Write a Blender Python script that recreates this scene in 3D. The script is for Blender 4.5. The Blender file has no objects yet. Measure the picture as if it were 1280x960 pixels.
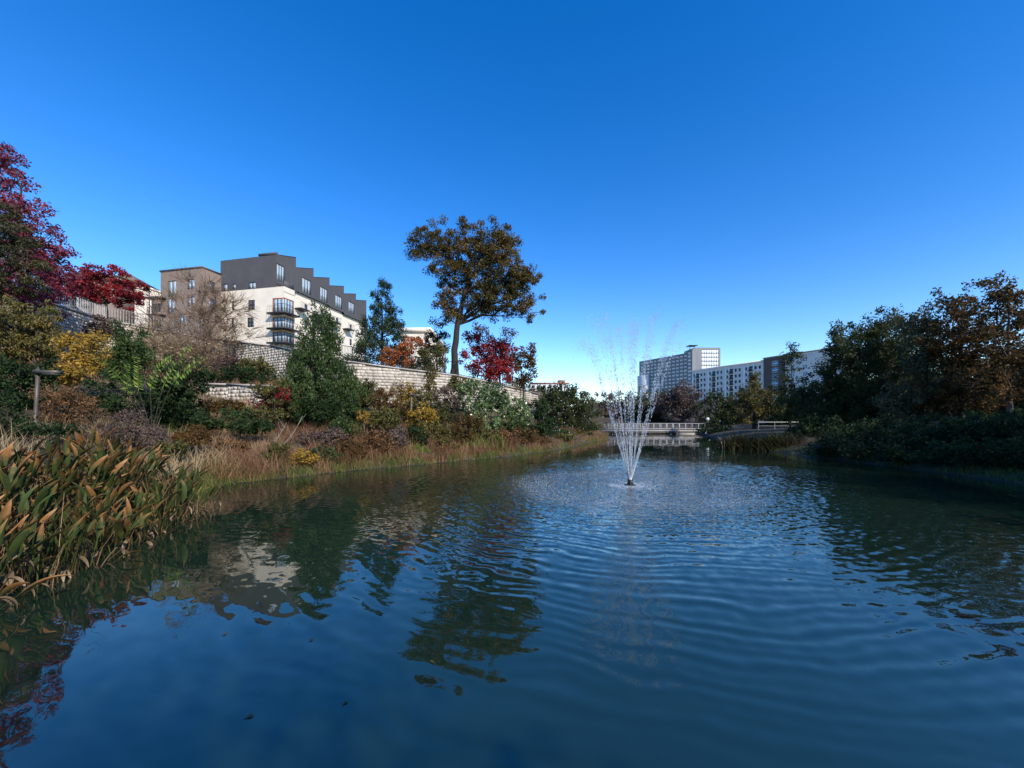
import bpy, math, random
import numpy as np
from mathutils import Vector
from mathutils.bvhtree import BVHTree

random.seed(7)
rng = np.random.default_rng(7)
sc = bpy.context.scene
col = sc.collection
R = math.radians

# ------------------------------------------------------------------ camera
F = 481.0            # focal length in pixels of the 1280 px wide photograph
HORIZON = 528.0      # pixel row of the horizon; the camera is level and its lens shifted
H = 2.0              # eye height over the water
cam_d = bpy.data.cameras.new('camera')
cam_d.sensor_width = 36.0
cam_d.lens = F / 1280 * 36.0
cam_d.clip_start = 0.05
cam_d.clip_end = 8000
cam = bpy.data.objects.new('camera', cam_d)
cam.location = (0, 0, H)
cam.rotation_euler = (R(90), 0, 0)
cam_d.shift_y = (HORIZON - 480) / 1280
col.objects.link(cam)
sc.camera = cam

# ------------------------------------------------------------------ sky and sun
SUN_EL = R(33)
SUN_AZ = R(143)      # clockwise from +Y (view direction): sun stands to the right, a little behind
sun_dir = Vector((math.sin(SUN_AZ) * math.cos(SUN_EL), math.cos(SUN_AZ) * math.cos(SUN_EL), math.sin(SUN_EL)))
w = bpy.data.worlds.new('World')
sc.world = w
w.use_nodes = True
wn = w.node_tree
wn.nodes.clear()
sky = wn.nodes.new('ShaderNodeTexSky')
sky.sky_type = 'NISHITA'
sky.sun_disc = False
sky.sun_elevation = SUN_EL
sky.sun_rotation = SUN_AZ
sky.altitude = 300
sky.air_density = 1.0
sky.dust_density = 0.0
sky.ozone_density = 1.5
hsv = wn.nodes.new('ShaderNodeHueSaturation')
hsv.inputs['Hue'].default_value = 0.512
hsv.inputs['Saturation'].default_value = 1.45
bg = wn.nodes.new('ShaderNodeBackground')
bg.inputs['Strength'].default_value = 0.15
wo = wn.nodes.new('ShaderNodeOutputWorld')
wn.links.new(sky.outputs[0], hsv.inputs['Color'])
wn.links.new(hsv.outputs[0], bg.inputs['Color'])
wn.links.new(bg.outputs[0], wo.inputs['Surface'])
sun_d = bpy.data.lights.new('sun', 'SUN')
sun_d.energy = 3.2
sun_d.angle = R(0.5)
sun_d.color = (1.0, 0.91, 0.78)
sun = bpy.data.objects.new('sun', sun_d)
sun.rotation_euler = sun_dir.to_track_quat('Z', 'Y').to_euler()
sun.location = (40, -10, 40)
col.objects.link(sun)
sc.view_settings.view_transform = 'Standard'
sc.view_settings.look = 'None'
sc.view_settings.exposure = 0.8
sc.view_settings.gamma = 1.0
sc.cycles.max_bounces = 8
sc.cycles.transparent_max_bounces = 8

# ------------------------------------------------------------------ helpers
def ray(px, py):
    return np.array([(px - 640) / F, 1.0, (HORIZON - py) / F])

def at(px, py, d):
    """world point seen at pixel (px, py) whose world Y is d"""
    r = ray(px, py)
    return np.array([0, 0, H]) + r * (d / r[1])

def on_plane(px, py, O, U):
    """(s, z) where the pixel's ray meets the upright plane through O along U"""
    r = ray(px, py)
    a = np.array([[r[0], -U[0]], [r[1], -U[1]]])
    t, s = np.linalg.solve(a, np.array([O[0], O[1]]))
    return s, H + r[2] * t

OFF = {}
def root(name, loc, label, cat, group=None):
    o = bpy.data.objects.new(name, None)
    o.empty_display_size = 0.2
    o.location = tuple(float(v) for v in loc)
    o['label'] = label
    o['category'] = cat
    if group:
        o['group'] = group
    col.objects.link(o)
    OFF[o.name] = np.array(loc, float)
    return o

def tag(o, label=None, cat=None, group=None, kind=None):
    if label: o['label'] = label
    if cat: o['category'] = cat
    if group: o['group'] = group
    if kind: o['kind'] = kind
    return o

def fastmesh(name, V, quads=None, tris=None, smooth=False):
    me = bpy.data.meshes.new(name)
    V = np.asarray(V, np.float32)
    me.vertices.add(len(V))
    me.vertices.foreach_set('co', V.ravel())
    idx, tot = [], []
    if quads is not None and len(quads):
        q = np.asarray(quads, np.int32)
        idx.append(q.ravel()); tot.append(np.full(len(q), 4, np.int32))
    if tris is not None and len(tris):
        t = np.asarray(tris, np.int32)
        idx.append(t.ravel()); tot.append(np.full(len(t), 3, np.int32))
    idx = np.concatenate(idx); tot = np.concatenate(tot)
    st = np.concatenate([[0], np.cumsum(tot)[:-1]]).astype(np.int32)
    me.loops.add(len(idx))
    me.loops.foreach_set('vertex_index', idx)
    me.polygons.add(len(tot))
    me.polygons.foreach_set('loop_start', st)
    me.polygons.foreach_set('loop_total', tot)
    if smooth:
        me.polygons.foreach_set('use_smooth', np.ones(len(tot), bool))
    me.update(calc_edges=True)
    me.validate()
    return me

def link(name, me, mat, parent=None, loc=None):
    if mat is not None and len(me.materials) == 0:
        me.materials.append(mat)
    o = bpy.data.objects.new(name, me)
    col.objects.link(o)
    if parent is not None:
        o.parent = parent
        OFF[o.name] = OFF[parent.name].copy()
    else:
        OFF[o.name] = np.zeros(3)
    if loc is not None:
        o.location = tuple(float(v) for v in loc)
        OFF[o.name] = OFF[o.name] + np.array(loc, float)
    return o

def mk(name, V, quads=None, tris=None, mat=None, parent=None, smooth=False):
    """mesh object from WORLD coordinates"""
    V = np.asarray(V, float)
    if parent is not None:
        V = V - OFF[parent.name]
    return link(name, fastmesh(name, V, quads, tris, smooth), mat, parent)

class MB:
    """collects world-space pieces for one mesh"""
    def __init__(s):
        s.v, s.q, s.t, s.n = [], [], [], 0
    def add(s, V, q=None, t=None):
        V = np.asarray(V, float)
        if q is not None and len(q): s.q.append(np.asarray(q) + s.n)
        if t is not None and len(t): s.t.append(np.asarray(t) + s.n)
        s.v.append(V); s.n += len(V)
    def box(s, O, A, B, C):
        """corner O and three edge vectors"""
        O, A, B, C = (np.asarray(x, float) for x in (O, A, B, C))
        V = [O, O + A, O + A + B, O + B, O + C, O + A + C, O + A + B + C, O + B + C]
        s.add(V, [[0, 3, 2, 1], [4, 5, 6, 7], [0, 1, 5, 4], [1, 2, 6, 5], [2, 3, 7, 6], [3, 0, 4, 7]])
    def cbox(s, c, sx, sy, sz):
        s.box((c[0] - sx / 2, c[1] - sy / 2, c[2] - sz / 2), (sx, 0, 0), (0, sy, 0), (0, 0, sz))
    def tube(s, P, rad, sides=6, cap=True):
        P = np.asarray(P, float)
        n = len(P)
        rad = np.broadcast_to(np.asarray(rad, float), (n,))
        T = np.gradient(P, axis=0)
        T /= np.linalg.norm(T, axis=1)[:, None] + 1e-9
        ref = np.array([0.3, 0.2, 0.93]) if abs(T[0][2]) < 0.8 else np.array([0.9, 0.3, 0.1])
        X = np.cross(T, ref); X /= np.linalg.norm(X, axis=1)[:, None] + 1e-9
        Y = np.cross(T, X)
        a = np.arange(sides) / sides * 2 * np.pi
        V = P[:, None, :] + rad[:, None, None] * (np.cos(a)[None, :, None] * X[:, None, :] + np.sin(a)[None, :, None] * Y[:, None, :])
        V = V.reshape(-1, 3)
        i = np.arange(n - 1)[:, None] * sides
        j = np.arange(sides)[None, :]
        k = (j + 1) % sides
        q = np.stack([i + j, i + k, i + sides + k, i + sides + j], -1).reshape(-1, 4)
        t = []
        if cap:
            for e in (0, (n - 1) * sides):
                for m in range(1, sides - 1):
                    t.append([e, e + m, e + m + 1])
        s.add(V, q, t if t else None)
    def build(s, name, mat, parent=None, smooth=False):
        V = np.concatenate(s.v)
        q = np.concatenate(s.q) if s.q else None
        t = np.concatenate(s.t) if s.t else None
        return mk(name, V, q, t, mat, parent, smooth)

# ------------------------------------------------------------------ materials
def newmat(name):
    m = bpy.data.materials.new(name)
    m.use_nodes = True
    nt = m.node_tree
    nt.nodes.clear()
    out = nt.nodes.new('ShaderNodeOutputMaterial')
    return m, nt, out

def plain(name, c, rough=0.7, var=0.25, scale=3.0, bump=0.0, metal=0.0, spec=0.4, detail=5, stain=0.0):
    m, nt, out = newmat(name)
    p = nt.nodes.new('ShaderNodeBsdfPrincipled')
    tc = nt.nodes.new('ShaderNodeTexCoord')
    nz = nt.nodes.new('ShaderNodeTexNoise')
    nz.inputs['Scale'].default_value = scale
    nz.inputs['Detail'].default_value = detail
    nz.inputs['Roughness'].default_value = 0.65
    nt.links.new(tc.outputs['Object'], nz.inputs['Vector'])
    rp = nt.nodes.new('ShaderNodeValToRGB')
    rp.color_ramp.elements[0].position = 0.3
    rp.color_ramp.elements[1].position = 0.7
    rp.color_ramp.elements[0].color = (*[v * (1 - var) for v in c], 1)
    rp.color_ramp.elements[1].color = (*[min(1, v * (1 + var)) for v in c], 1)
    nt.links.new(nz.outputs[0], rp.inputs[0])
    src = rp.outputs[0]
    isl = nt.nodes.new('ShaderNodeNewGeometry')
    if stain > 0:      # each piece of a joined mesh gets a slightly different shade
        mx = nt.nodes.new('ShaderNodeMix'); mx.data_type = 'RGBA'; mx.blend_type = 'MULTIPLY'
        mx.inputs[0].default_value = 1.0
        mr = nt.nodes.new('ShaderNodeMapRange')
        mr.inputs['To Min'].default_value = 1 - stain
        mr.inputs['To Max'].default_value = 1 + stain * 0.4
        nt.links.new(isl.outputs['Random Per Island'], mr.inputs[0])
        nt.links.new(src, mx.inputs[6]); nt.links.new(mr.outputs[0], mx.inputs[7])
        src = mx.outputs[2]
    nt.links.new(src, p.inputs['Base Color'])
    p.inputs['Roughness'].default_value = rough
    p.inputs['Metallic'].default_value = metal
    p.inputs['Specular IOR Level'].default_value = spec
    if bump > 0:
        b = nt.nodes.new('ShaderNodeBump')
        b.inputs['Strength'].default_value = 0.6
        b.inputs['Distance'].default_value = bump
        n2 = nt.nodes.new('ShaderNodeTexNoise')
        n2.inputs['Scale'].default_value = scale * 6
        n2.inputs['Detail'].default_value = 6
        nt.links.new(tc.outputs['Object'], n2.inputs['Vector'])
        nt.links.new(n2.outputs[0], b.inputs['Height'])
        nt.links.new(b.outputs[0], p.inputs['Normal'])
    nt.links.new(p.outputs[0], out.inputs[0])
    return m

def leafmat(name, cols, trans=0.35, rough=0.55, patch=0.5, spec=0.25, per_object=False, bright=1.4):
    """leaf colours differ from leaf to leaf (random per island) and from spray to spray (noise)"""
    m, nt, out = newmat(name)
    g = nt.nodes.new('ShaderNodeNewGeometry')
    if per_object:
        oi = nt.nodes.new('ShaderNodeObjectInfo'); rnd = oi.outputs['Random']
    else:
        rnd = g.outputs['Random Per Island']
    nz = nt.nodes.new('ShaderNodeTexNoise')
    nz.inputs['Scale'].default_value = patch
    nz.inputs['Detail'].default_value = 2
    nt.links.new(g.outputs['Position'], nz.inputs['Vector'])
    mr = nt.nodes.new('ShaderNodeMapRange')
    mr.inputs['From Min'].default_value = 0.3
    mr.inputs['From Max'].default_value = 0.7
    nt.links.new(nz.outputs[0], mr.inputs[0])
    ad = nt.nodes.new('ShaderNodeMath'); ad.operation = 'MULTIPLY_ADD'
    ad.inputs[1].default_value = 0.5
    nt.links.new(rnd, ad.inputs[0])
    h = nt.nodes.new('ShaderNodeMath'); h.operation = 'MULTIPLY'; h.inputs[1].default_value = 0.5
    nt.links.new(mr.outputs[0], h.inputs[0])
    nt.links.new(h.outputs[0], ad.inputs[2])
    rp = nt.nodes.new('ShaderNodeValToRGB')
    e = rp.color_ramp.elements
    while len(e) < len(cols):
        e.new(0.5)
    for i, c in enumerate(cols):
        e[i].position = 0.08 + 0.84 * i / (len(cols) - 1)
        e[i].color = (*[min(0.6, v * bright) for v in c], 1)
    nt.links.new(ad.outputs[0], rp.inputs[0])
    p = nt.nodes.new('ShaderNodeBsdfPrincipled')
    p.inputs['Roughness'].default_value = rough
    p.inputs['Specular IOR Level'].default_value = spec
    nt.links.new(rp.outputs[0], p.inputs['Base Color'])
    t = nt.nodes.new('ShaderNodeBsdfTranslucent')
    nt.links.new(rp.outputs[0], t.inputs['Color'])
    mx = nt.nodes.new('ShaderNodeMixShader')
    mx.inputs[0].default_value = trans
    nt.links.new(p.outputs[0], mx.inputs[1])
    nt.links.new(t.outputs[0], mx.inputs[2])
    nt.links.new(mx.outputs[0], out.inputs[0])
    return m

def glassmat(name, c, rough=0.05, spec=0.9, metal=0.0):
    m, nt, out = newmat(name)
    p = nt.nodes.new('ShaderNodeBsdfPrincipled')
    p.inputs['Base Color'].default_value = (*c, 1)
    p.inputs['Roughness'].default_value = rough
    p.inputs['IOR'].default_value = 1.9
    p.inputs['Specular IOR Level'].default_value = spec
    p.inputs['Metallic'].default_value = metal
    nt.links.new(p.outputs[0], out.inputs[0])
    return m

M = {}
M['bark'] = plain('bark', (0.030, 0.023, 0.018), 0.9, 0.4, 6, 0.02)
M['pale_bark'] = plain('pale_bark', (0.16, 0.12, 0.09), 0.9, 0.35, 8, 0.01)
M['twig'] = plain('twig', (0.17, 0.115, 0.075), 0.9, 0.35, 4)
M['grey_twig'] = plain('grey_twig', (0.22, 0.19, 0.16), 0.9, 0.35, 4)
M['block'] = plain('wall_block', (0.54, 0.48, 0.40), 0.9, 0.24, 0.9, 0.012, stain=0.26, detail=9)
M['coping'] = plain('wall_coping', (0.40, 0.36, 0.32), 0.9, 0.15, 3, 0.01)
M['mortar'] = plain('wall_joint', (0.27, 0.24, 0.20), 0.95, 0.2, 4)
M['black_metal'] = plain('black_metal', (0.02, 0.02, 0.022), 0.45, 0.2, 6, metal=0.3)
M['bronze_metal'] = plain('bronze_metal', (0.10, 0.085, 0.07), 0.5, 0.2, 6, metal=0.2)
M['pale_metal'] = plain('pale_metal', (0.62, 0.62, 0.60), 0.45, 0.12, 5, metal=0.2)
M['fence_metal'] = plain('weathered_fence_metal', (0.42, 0.41, 0.38), 0.6, 0.25, 2)
M['bridge_metal'] = plain('bridge_rail_metal', (0.30, 0.30, 0.30), 0.5, 0.12, 5)
M['concrete'] = plain('concrete', (0.36, 0.35, 0.33), 0.85, 0.2, 1.5, 0.01)
M['white_stucco'] = plain('cream_stucco', (0.74, 0.66, 0.55), 0.85, 0.07, 0.8, 0.004)
M['dark_panel'] = plain('charcoal_panel', (0.078, 0.074, 0.076), 0.7, 0.10, 0.6, 0.003)
M['brown_brick'] = plain('brown_brick', (0.235, 0.175, 0.14), 0.9, 0.2, 3, 0.01)
M['orange_panel'] = plain('rust_orange_panel', (0.42, 0.13, 0.05), 0.6, 0.12, 2)
M['frame_dark'] = plain('dark_window_frame', (0.03, 0.03, 0.035), 0.5, 0.1, 3)
M['frame_white'] = plain('white_window_frame', (0.75, 0.75, 0.74), 0.5, 0.05, 3)
M['roof_brown'] = plain('brown_shingle', (0.17, 0.125, 0.10), 0.9, 0.3, 2, 0.02)
M['roof_grey'] = plain('grey_roof', (0.30, 0.30, 0.30), 0.9, 0.15, 1)
M['glass'] = glassmat('window_glass', (0.05, 0.07, 0.09))
M['glass_pale'] = glassmat('pale_window_glass', (0.42, 0.50, 0.56), 0.12)
M['glass_blue'] = glassmat('blue_window_glass', (0.12, 0.28, 0.45), 0.1)
M['apt_grey'] = plain('grey_apartment_wall', (0.58, 0.58, 0.58), 0.85, 0.08, 0.3)
M['apt_white'] = plain('white_apartment_wall', (0.80, 0.79, 0.77), 0.85, 0.06, 0.3)
M['apt_dark'] = plain('dark_brown_apartment_wall', (0.09, 0.075, 0.07), 0.85, 0.12, 0.3)
M['tower_grey'] = plain('tower_panel', (0.19, 0.20, 0.215), 0.6, 0.1, 0.1)
M['brick_red'] = plain('red_brick', (0.30, 0.13, 0.09), 0.9, 0.2, 0.6)
M['deck'] = plain('deck_boards', (0.20, 0.17, 0.14), 0.85, 0.25, 3)
M['lamp_white'] = plain('white_globe', (0.85, 0.85, 0.83), 0.3, 0.02, 2)

# water: dark murky green, sky and banks mirrored in it; ripples run out from the fountain
FX, FY = 3.73, 12.15
def water_material():
    m, nt, out = newmat('pond_water')
    L = nt.links
    def math_(op, a, b=None, c=None):
        n = nt.nodes.new('ShaderNodeMath'); n.operation = op
        for i, v in enumerate((a, b, c)):
            if v is None: continue
            if isinstance(v, (int, float)): n.inputs[i].default_value = v
            else: L.new(v, n.inputs[i])
        return n.outputs[0]
    def vec(op, a, b=None, scale=None):
        n = nt.nodes.new('ShaderNodeVectorMath'); n.operation = op
        for i, v in enumerate((a, b)):
            if v is None: continue
            if isinstance(v, tuple): n.inputs[i].default_value = v
            else: L.new(v, n.inputs[i])
        if scale is not None:
            if isinstance(scale, (int, float)): n.inputs['Scale'].default_value = scale
            else: L.new(scale, n.inputs['Scale'])
        return n.outputs['Value'] if op == 'LENGTH' else n.outputs[0]
    def noise(v, scale, detail=2.0, rough=0.5):
        n = nt.nodes.new('ShaderNodeTexNoise')
        n.inputs['Scale'].default_value = scale
        n.inputs['Detail'].default_value = detail
        n.inputs['Roughness'].default_value = rough
        L.new(v, n.inputs['Vector'])
        return n
    g = nt.nodes.new('ShaderNodeNewGeometry')
    P = g.outputs['Position']
    d = vec('SUBTRACT', P, (FX, FY, 0))
    d = vec('MULTIPLY', d, (1, 1, 0))
    r = vec('LENGTH', d)
    dirv = vec('NORMALIZE', d)
    warp = math_('MULTIPLY', noise(P, 0.45, 2).outputs[0], 1.1)
    warp2 = math_('MULTIPLY', noise(P, 1.7, 1).outputs[0], 0.20)
    rr = math_('ADD', math_('ADD', r, warp), warp2)
    # patches where the ripples are stronger or weaker
    gust = nt.nodes.new('ShaderNodeMapRange')
    gust.inputs['From Min'].default_value = 0.35; gust.inputs['From Max'].default_value = 0.65
    gust.inputs['To Min'].default_value = 0.45; gust.inputs['To Max'].default_value = 1.25
    L.new(noise(P, 0.28, 2).outputs[0], gust.inputs[0])
    def falloff(a, k, r0=0.0):
        e = math_('MULTIPLY', math_('SUBTRACT', r, r0), -1.0 / k)
        e = math_('MINIMUM', e, 0.0)
        return math_('MULTIPLY', math_('POWER', 2.718, e), a)
    ring1 = math_('COSINE', math_('MULTIPLY', rr, 2 * math.pi / 0.20))
    ring2 = math_('COSINE', math_('MULTIPLY', rr, 2 * math.pi / 0.33))
    s = math_('ADD', math_('MULTIPLY', ring1, falloff(0.085, 4.2, 4.0)), math_('MULTIPLY', ring2, falloff(0.050, 4.6, 5.5)))
    s = math_('MULTIPLY', s, gust.outputs[0])
    slope = vec('SCALE', dirv, scale=s)
    # fainter trains thrown back by the banks cross the rings
    for cx_, cy_, lam, amp in ((26.0, 9.0, 0.30, 0.010), (-14.0, 24.0, 0.26, 0.007), (9.0, 60.0, 0.20, 0.018)):
        d2 = vec('MULTIPLY', vec('SUBTRACT', P, (cx_, cy_, 0)), (1, 1, 0))
        w2 = math_('COSINE', math_('MULTIPLY', math_('ADD', vec('LENGTH', d2), warp), 2 * math.pi / lam))
        a2 = math_('MULTIPLY', math_('MULTIPLY', w2, gust.outputs[0]), math_('MINIMUM', math_('POWER', 2.718, math_('MULTIPLY', math_('SUBTRACT', r, 8.5), -0.5)), 1.0))
        slope = vec('ADD', slope, vec('SCALE', vec('NORMALIZE', d2), scale=math_('MULTIPLY', a2, amp)))
    def nslope(scale, amp, detail=2.0):
        n = noise(P, scale, detail)
        c = vec('SUBTRACT', n.outputs['Color'], (0.5, 0.5, 0.5))
        return vec('SCALE', c, scale=amp)
    slope = vec('ADD', slope, nslope(15.0, falloff(1.3, 1.1, 3.2), 2))
    slope = vec('ADD', slope, nslope(7.0, falloff(0.42, 2.4, 4.2), 2))
    slope = vec('ADD', slope, nslope(3.6, falloff(0.075, 4.0, 5.0), 1))
    slope = vec('ADD', slope, nslope(3.0, 0.018, 0))
    slope = vec('ADD', slope, nslope(0.9, 0.017, 1))
    n = vec('MULTIPLY', slope, (-1, -1, 0))
    n = vec('NORMALIZE', vec('ADD', n, (0, 0, 1)))
    p = nt.nodes.new('ShaderNodeBsdfPrincipled')
    # aerated water where the drops come down: broken, patchy ring of bubbles
    def mr(v, a, b, c, e):
        n_ = nt.nodes.new('ShaderNodeMapRange'); n_.interpolation_type = 'SMOOTHSTEP'
        for k_, x_ in zip(('From Min', 'From Max', 'To Min', 'To Max'), (a, b, c, e)): n_.inputs[k_].default_value = x_
        L.new(v, n_.inputs[0]); return n_.outputs[0]
    rw = math_('ADD', r, math_('MULTIPLY', math_('SUBTRACT', noise(P, 0.9, 2).outputs[0], 0.5), 2.4))
    ringm = math_('MULTIPLY', mr(rw, 1.7, 2.9, 0, 1), mr(rw, 3.1, 4.2, 1, 0))
    speck = mr(noise(P, 9.0, 4, 0.7).outputs[0], 0.45, 0.68, 0.1, 1)
    patch = mr(noise(P, 1.3, 2).outputs[0], 0.42, 0.6, 0.15, 1)
    core = mr(r, 0.25, 0.9, 0.8, 0)
    foam = math_('MINIMUM', math_('ADD', math_('MULTIPLY', math_('MULTIPLY', ringm, patch), math_('MULTIPLY', speck, 0.55)), math_('MULTIPLY', core, speck)), 0.8)
    mixc = nt.nodes.new('ShaderNodeMix'); mixc.data_type = 'RGBA'
    L.new(foam, mixc.inputs[0])
    mixc.inputs[6].default_value = (0.008, 0.021, 0.013, 1); mixc.inputs[7].default_value = (0.50, 0.56, 0.58, 1)
    L.new(mixc.outputs[2], p.inputs['Base Color'])
    L.new(math_('MULTIPLY_ADD', foam, 0.5, 0.015), p.inputs['Roughness'])
    p.inputs['Specular Tint'].default_value = (1.0, 0.96, 0.78, 1)
    p.inputs['IOR'].default_value = 2.1
    p.inputs['Specular IOR Level'].default_value = 0.5
    L.new(n, p.inputs['Normal'])
    L.new(p.outputs[0], out.inputs[0])
    return m
M['water'] = water_material()

def drop_material():
    m, nt, out = newmat('water_drops')
    a = nt.nodes.new('ShaderNodeBsdfGlass'); a.inputs['IOR'].default_value = 1.33; a.inputs['Roughness'].default_value = 0.02
    b = nt.nodes.new('ShaderNodeBsdfPrincipled'); b.inputs['Base Color'].default_value = (0.75, 0.82, 0.9, 1)
    b.inputs['Roughness'].default_value = 0.2
    mx = nt.nodes.new('ShaderNodeMixShader'); mx.inputs[0].default_value = 0.45
    nt.links.new(a.outputs[0], mx.inputs[1]); nt.links.new(b.outputs[0], mx.inputs[2])
    nt.links.new(mx.outputs[0], out.inputs[0])
    return m
M['drops'] = drop_material()

# ------------------------------------------------------------------ ground and pond
# stations run round the pond: shore, mid bank, wall foot, wall head, hill behind
ST = [
    # shore        bank            wall foot        head z   hill
    ((-2, -8),    (-7, -13, 1.4), (-15, -19, 3.0), 3.0,  (-30, -32, 5)),
    ((-7, -4),    (-14, -5, 1.4), (-26, -4, 4.0),  6.0,  (-45, -4, 8)),
    ((-7.2, 3.5), (-14, 6, 1.5),  (-30, 12, 5.0),  9.0,  (-50, 15, 11)),
    ((-7.8, 8.5), (-15, 12.5, 1.6), (-33, 25, 6.5), 10.6, (-52, 35, 12.3)),
    ((-9.6, 12),  (-15, 17, 1.9), (-35, 33, 7.6),  10.7, (-55, 55, 13.5)),
    ((-8.6, 13.4), (-13.5, 19, 1.9), (-30, 37.5, 7.8), 10.1, (-48, 62, 13.7)),
    ((-7.1, 15.5), (-11, 20.5, 1.8), (-20.7, 33, 5.6), 8.5, (-37, 64, 13.0)),
    ((-5.1, 17.5), (-7.8, 21.5, 1.6), (-12, 28.6, 3.6), 6.4, (-28, 62, 10.5)),
    ((-2.9, 20),  (-4.9, 23.5, 1.4), (-8.6, 29.8, 3.4), 6.05, (-18, 60, 8)),
    ((0, 22.9),   (-1.7, 26, 1.3), (-4.7, 32.3, 3.2), 5.85, (-6, 60, 6.5)),
    ((2.9, 27.5), (1.2, 31, 1.2), (-0.9, 37, 3.0),  5.5,  (4, 65, 5.5)),
    ((8, 38.5),   (5.5, 40.5, 1.2), (3, 44.5, 2.6), 5.2,  (10, 75, 4.5)),
    ((11.4, 45.8), (9, 50, 1.2),  (8.5, 56, 2.2),  2.25,  (14, 85, 4)),
    ((13, 60),    (11, 66, 1.2),  (12, 75, 2.0),   2.05,  (20, 105, 5)),
    ((20, 72),    (20, 76, 1.0),  (22, 84, 2.0),   2.05,  (40, 125, 8)),
    ((32, 68),    (34, 71, 1.0),  (42, 78, 2.0),   2.05,  (80, 130, 9)),
    ((29, 58),    (33, 58, 0.9),  (42, 60, 1.5),   1.55,  (90, 80, 7)),
    ((24, 45),    (28, 45, 0.9),  (37, 46, 1.5),   1.55,  (80, 50, 6)),
    ((19.5, 34),  (22.5, 34, 0.9), (32, 34, 1.5),  1.55,  (75, 34, 5)),
    ((17.4, 24),  (20.5, 24, 0.9), (30, 24, 1.5),  1.55,  (70, 22, 4)),
    ((17.3, 18),  (20.3, 17.5, 0.9), (30, 16, 1.5), 1.55, (70, 10, 4)),
    ((16.6, 12.5), (19.6, 12, 0.9), (30, 8, 1.5),  1.55,  (70, -4, 4)),
    ((16, 4),     (19, 3, 0.9),   (29, 0, 1.5),    1.55,  (60, -18, 4)),
    ((13, -5),    (16, -8, 0.9),  (24, -14, 1.5),  1.55,  (40, -40, 4)),
    ((6, -9),     (7, -13, 1.2),  (8, -20, 2.0),   2.05,  (8, -40, 4)),
]
CEN = np.array([4.0, 22.0])
def station_points(s):
    sh, b, wf, wt, hl = s
    sh = np.array(sh, float)
    dc = CEN - sh; dc /= np.linalg.norm(dc)
    b = np.array(b, float); wf = np.array(wf, float); hl = np.array(hl, float)
    od = hl[:2] - wf[:2]; od /= np.linalg.norm(od)
    fd = hl[:2] - CEN; fd /= np.linalg.norm(fd)
    P = [(*(sh + dc * 3.0), -1.4), (*(sh + dc * 0.5), -0.22), (*sh, 0.06),
         (*((sh * 2 + b[:2]) / 3), 0.35 * b[2] + 0.12), tuple(b),
         tuple((b * 2 + wf) / 3 + np.array([0, 0, -0.05])), tuple((b + wf * 2) / 3), tuple(wf),
         (*(wf[:2] + od * 0.35), wt), (*(wf[:2] + od * 3), wt + 0.15), tuple((hl * 0.6 + np.array([*(wf[:2]), wt]) * 0.4)),
         tuple(hl), (*(hl[:2] + fd * 120), hl[2] + 1.0), (*(hl[:2] + fd * 2600), hl[2] + 1.0)]
    return np.array(P)
G = np.array([station_points(s) for s in ST])       # (stations, columns, 3)
NS, NC = G.shape[:2]
M['soil'] = plain('leafy_soil', (0.050, 0.040, 0.022), 0.95, 0.5, 1.2, 0.05, detail=8)
q = []
for i in range(NS):
    j = (i + 1) % NS
    for c in range(NC - 1):
        q.append([i * NC + c, j * NC + c, j * NC + c + 1, i * NC + c + 1])
# pond bed
Vt = list(G.reshape(-1, 3)) + [np.array([CEN[0], CEN[1], -2.0])]
tr = [[i * NC, NS * NC, ((i + 1) % NS) * NC] for i in range(NS)]
ground = mk('ground', Vt, q, tr, M['soil'])
ground['kind'] = 'structure'
quads_tris = []
for a in q:
    quads_tris += [[a[0], a[1], a[2]], [a[0], a[2], a[3]]]
BVH = BVHTree.FromPolygons([Vector(v) for v in Vt], quads_tris + tr)
def gz(x, y):
    h = BVH.ray_cast(Vector((x, y, 200)), Vector((0, 0, -1)))
    return h[0].z if h[0] is not None else 0.0

# pond surface
ring = [tuple(np.array(s[0]) + (np.array(s[1][:2]) - np.array(s[0])) * 0.12) + (0.0,) for s in ST]
wme = bpy.data.meshes.new('water')
wme.from_pydata(ring, [], [list(range(NS))])
water = link('water', wme, M['water'])
water['kind'] = 'structure'
if water.data.polygons[0].normal.z < 0:
    water.data.flip_normals()

def bank(i0, i1, c0, c1, n):
    """n random points on the ground between stations i0..i1 and columns c0..c1 (floats)"""
    u = rng.uniform(i0, i1, n); v = rng.uniform(c0, c1, n)
    i = np.floor(u).astype(int); c = np.floor(v).astype(int)
    fu = (u - i)[:, None]; fv = (v - c)[:, None]
    i %= NS; j = (i + 1) % NS; e = np.minimum(c + 1, NC - 1)
    return (G[i, c] * (1 - fu) * (1 - fv) + G[j, c] * fu * (1 - fv) + G[i, e] * (1 - fu) * fv + G[j, e] * fu * fv)

# ------------------------------------------------------------------ foliage generators
def unit(v):
    return v / (np.linalg.norm(v, axis=-1, keepdims=True) + 1e-9)

def leaf_quads(C, A, L, W, fold=0.18):
    """rhombic leaves: centres C, axes A, length L, width W"""
    n = len(C)
    A = unit(A)
    Rn = unit(rng.normal(size=(n, 3)))
    B = unit(np.cross(A, Rn))
    Nn = np.cross(A, B)
    L = np.broadcast_to(L, (n,))[:, None]; W = np.broadcast_to(W, (n,))[:, None]
    V = np.stack([C - A * L * .5, C + B * W * .5 - A * L * .06 + Nn * W * fold, C + A * L * .5, C - B * W * .5 - A * L * .06 + Nn * W * fold], 1).reshape(-1, 3)
    Q = np.arange(4 * n).reshape(n, 4)
    return V, Q

def bez(a, b, c, n):
    t = np.linspace(0, 1, n)[:, None]
    return a * (1 - t) ** 2 + 2 * b * t * (1 - t) + c * t ** 2

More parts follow.
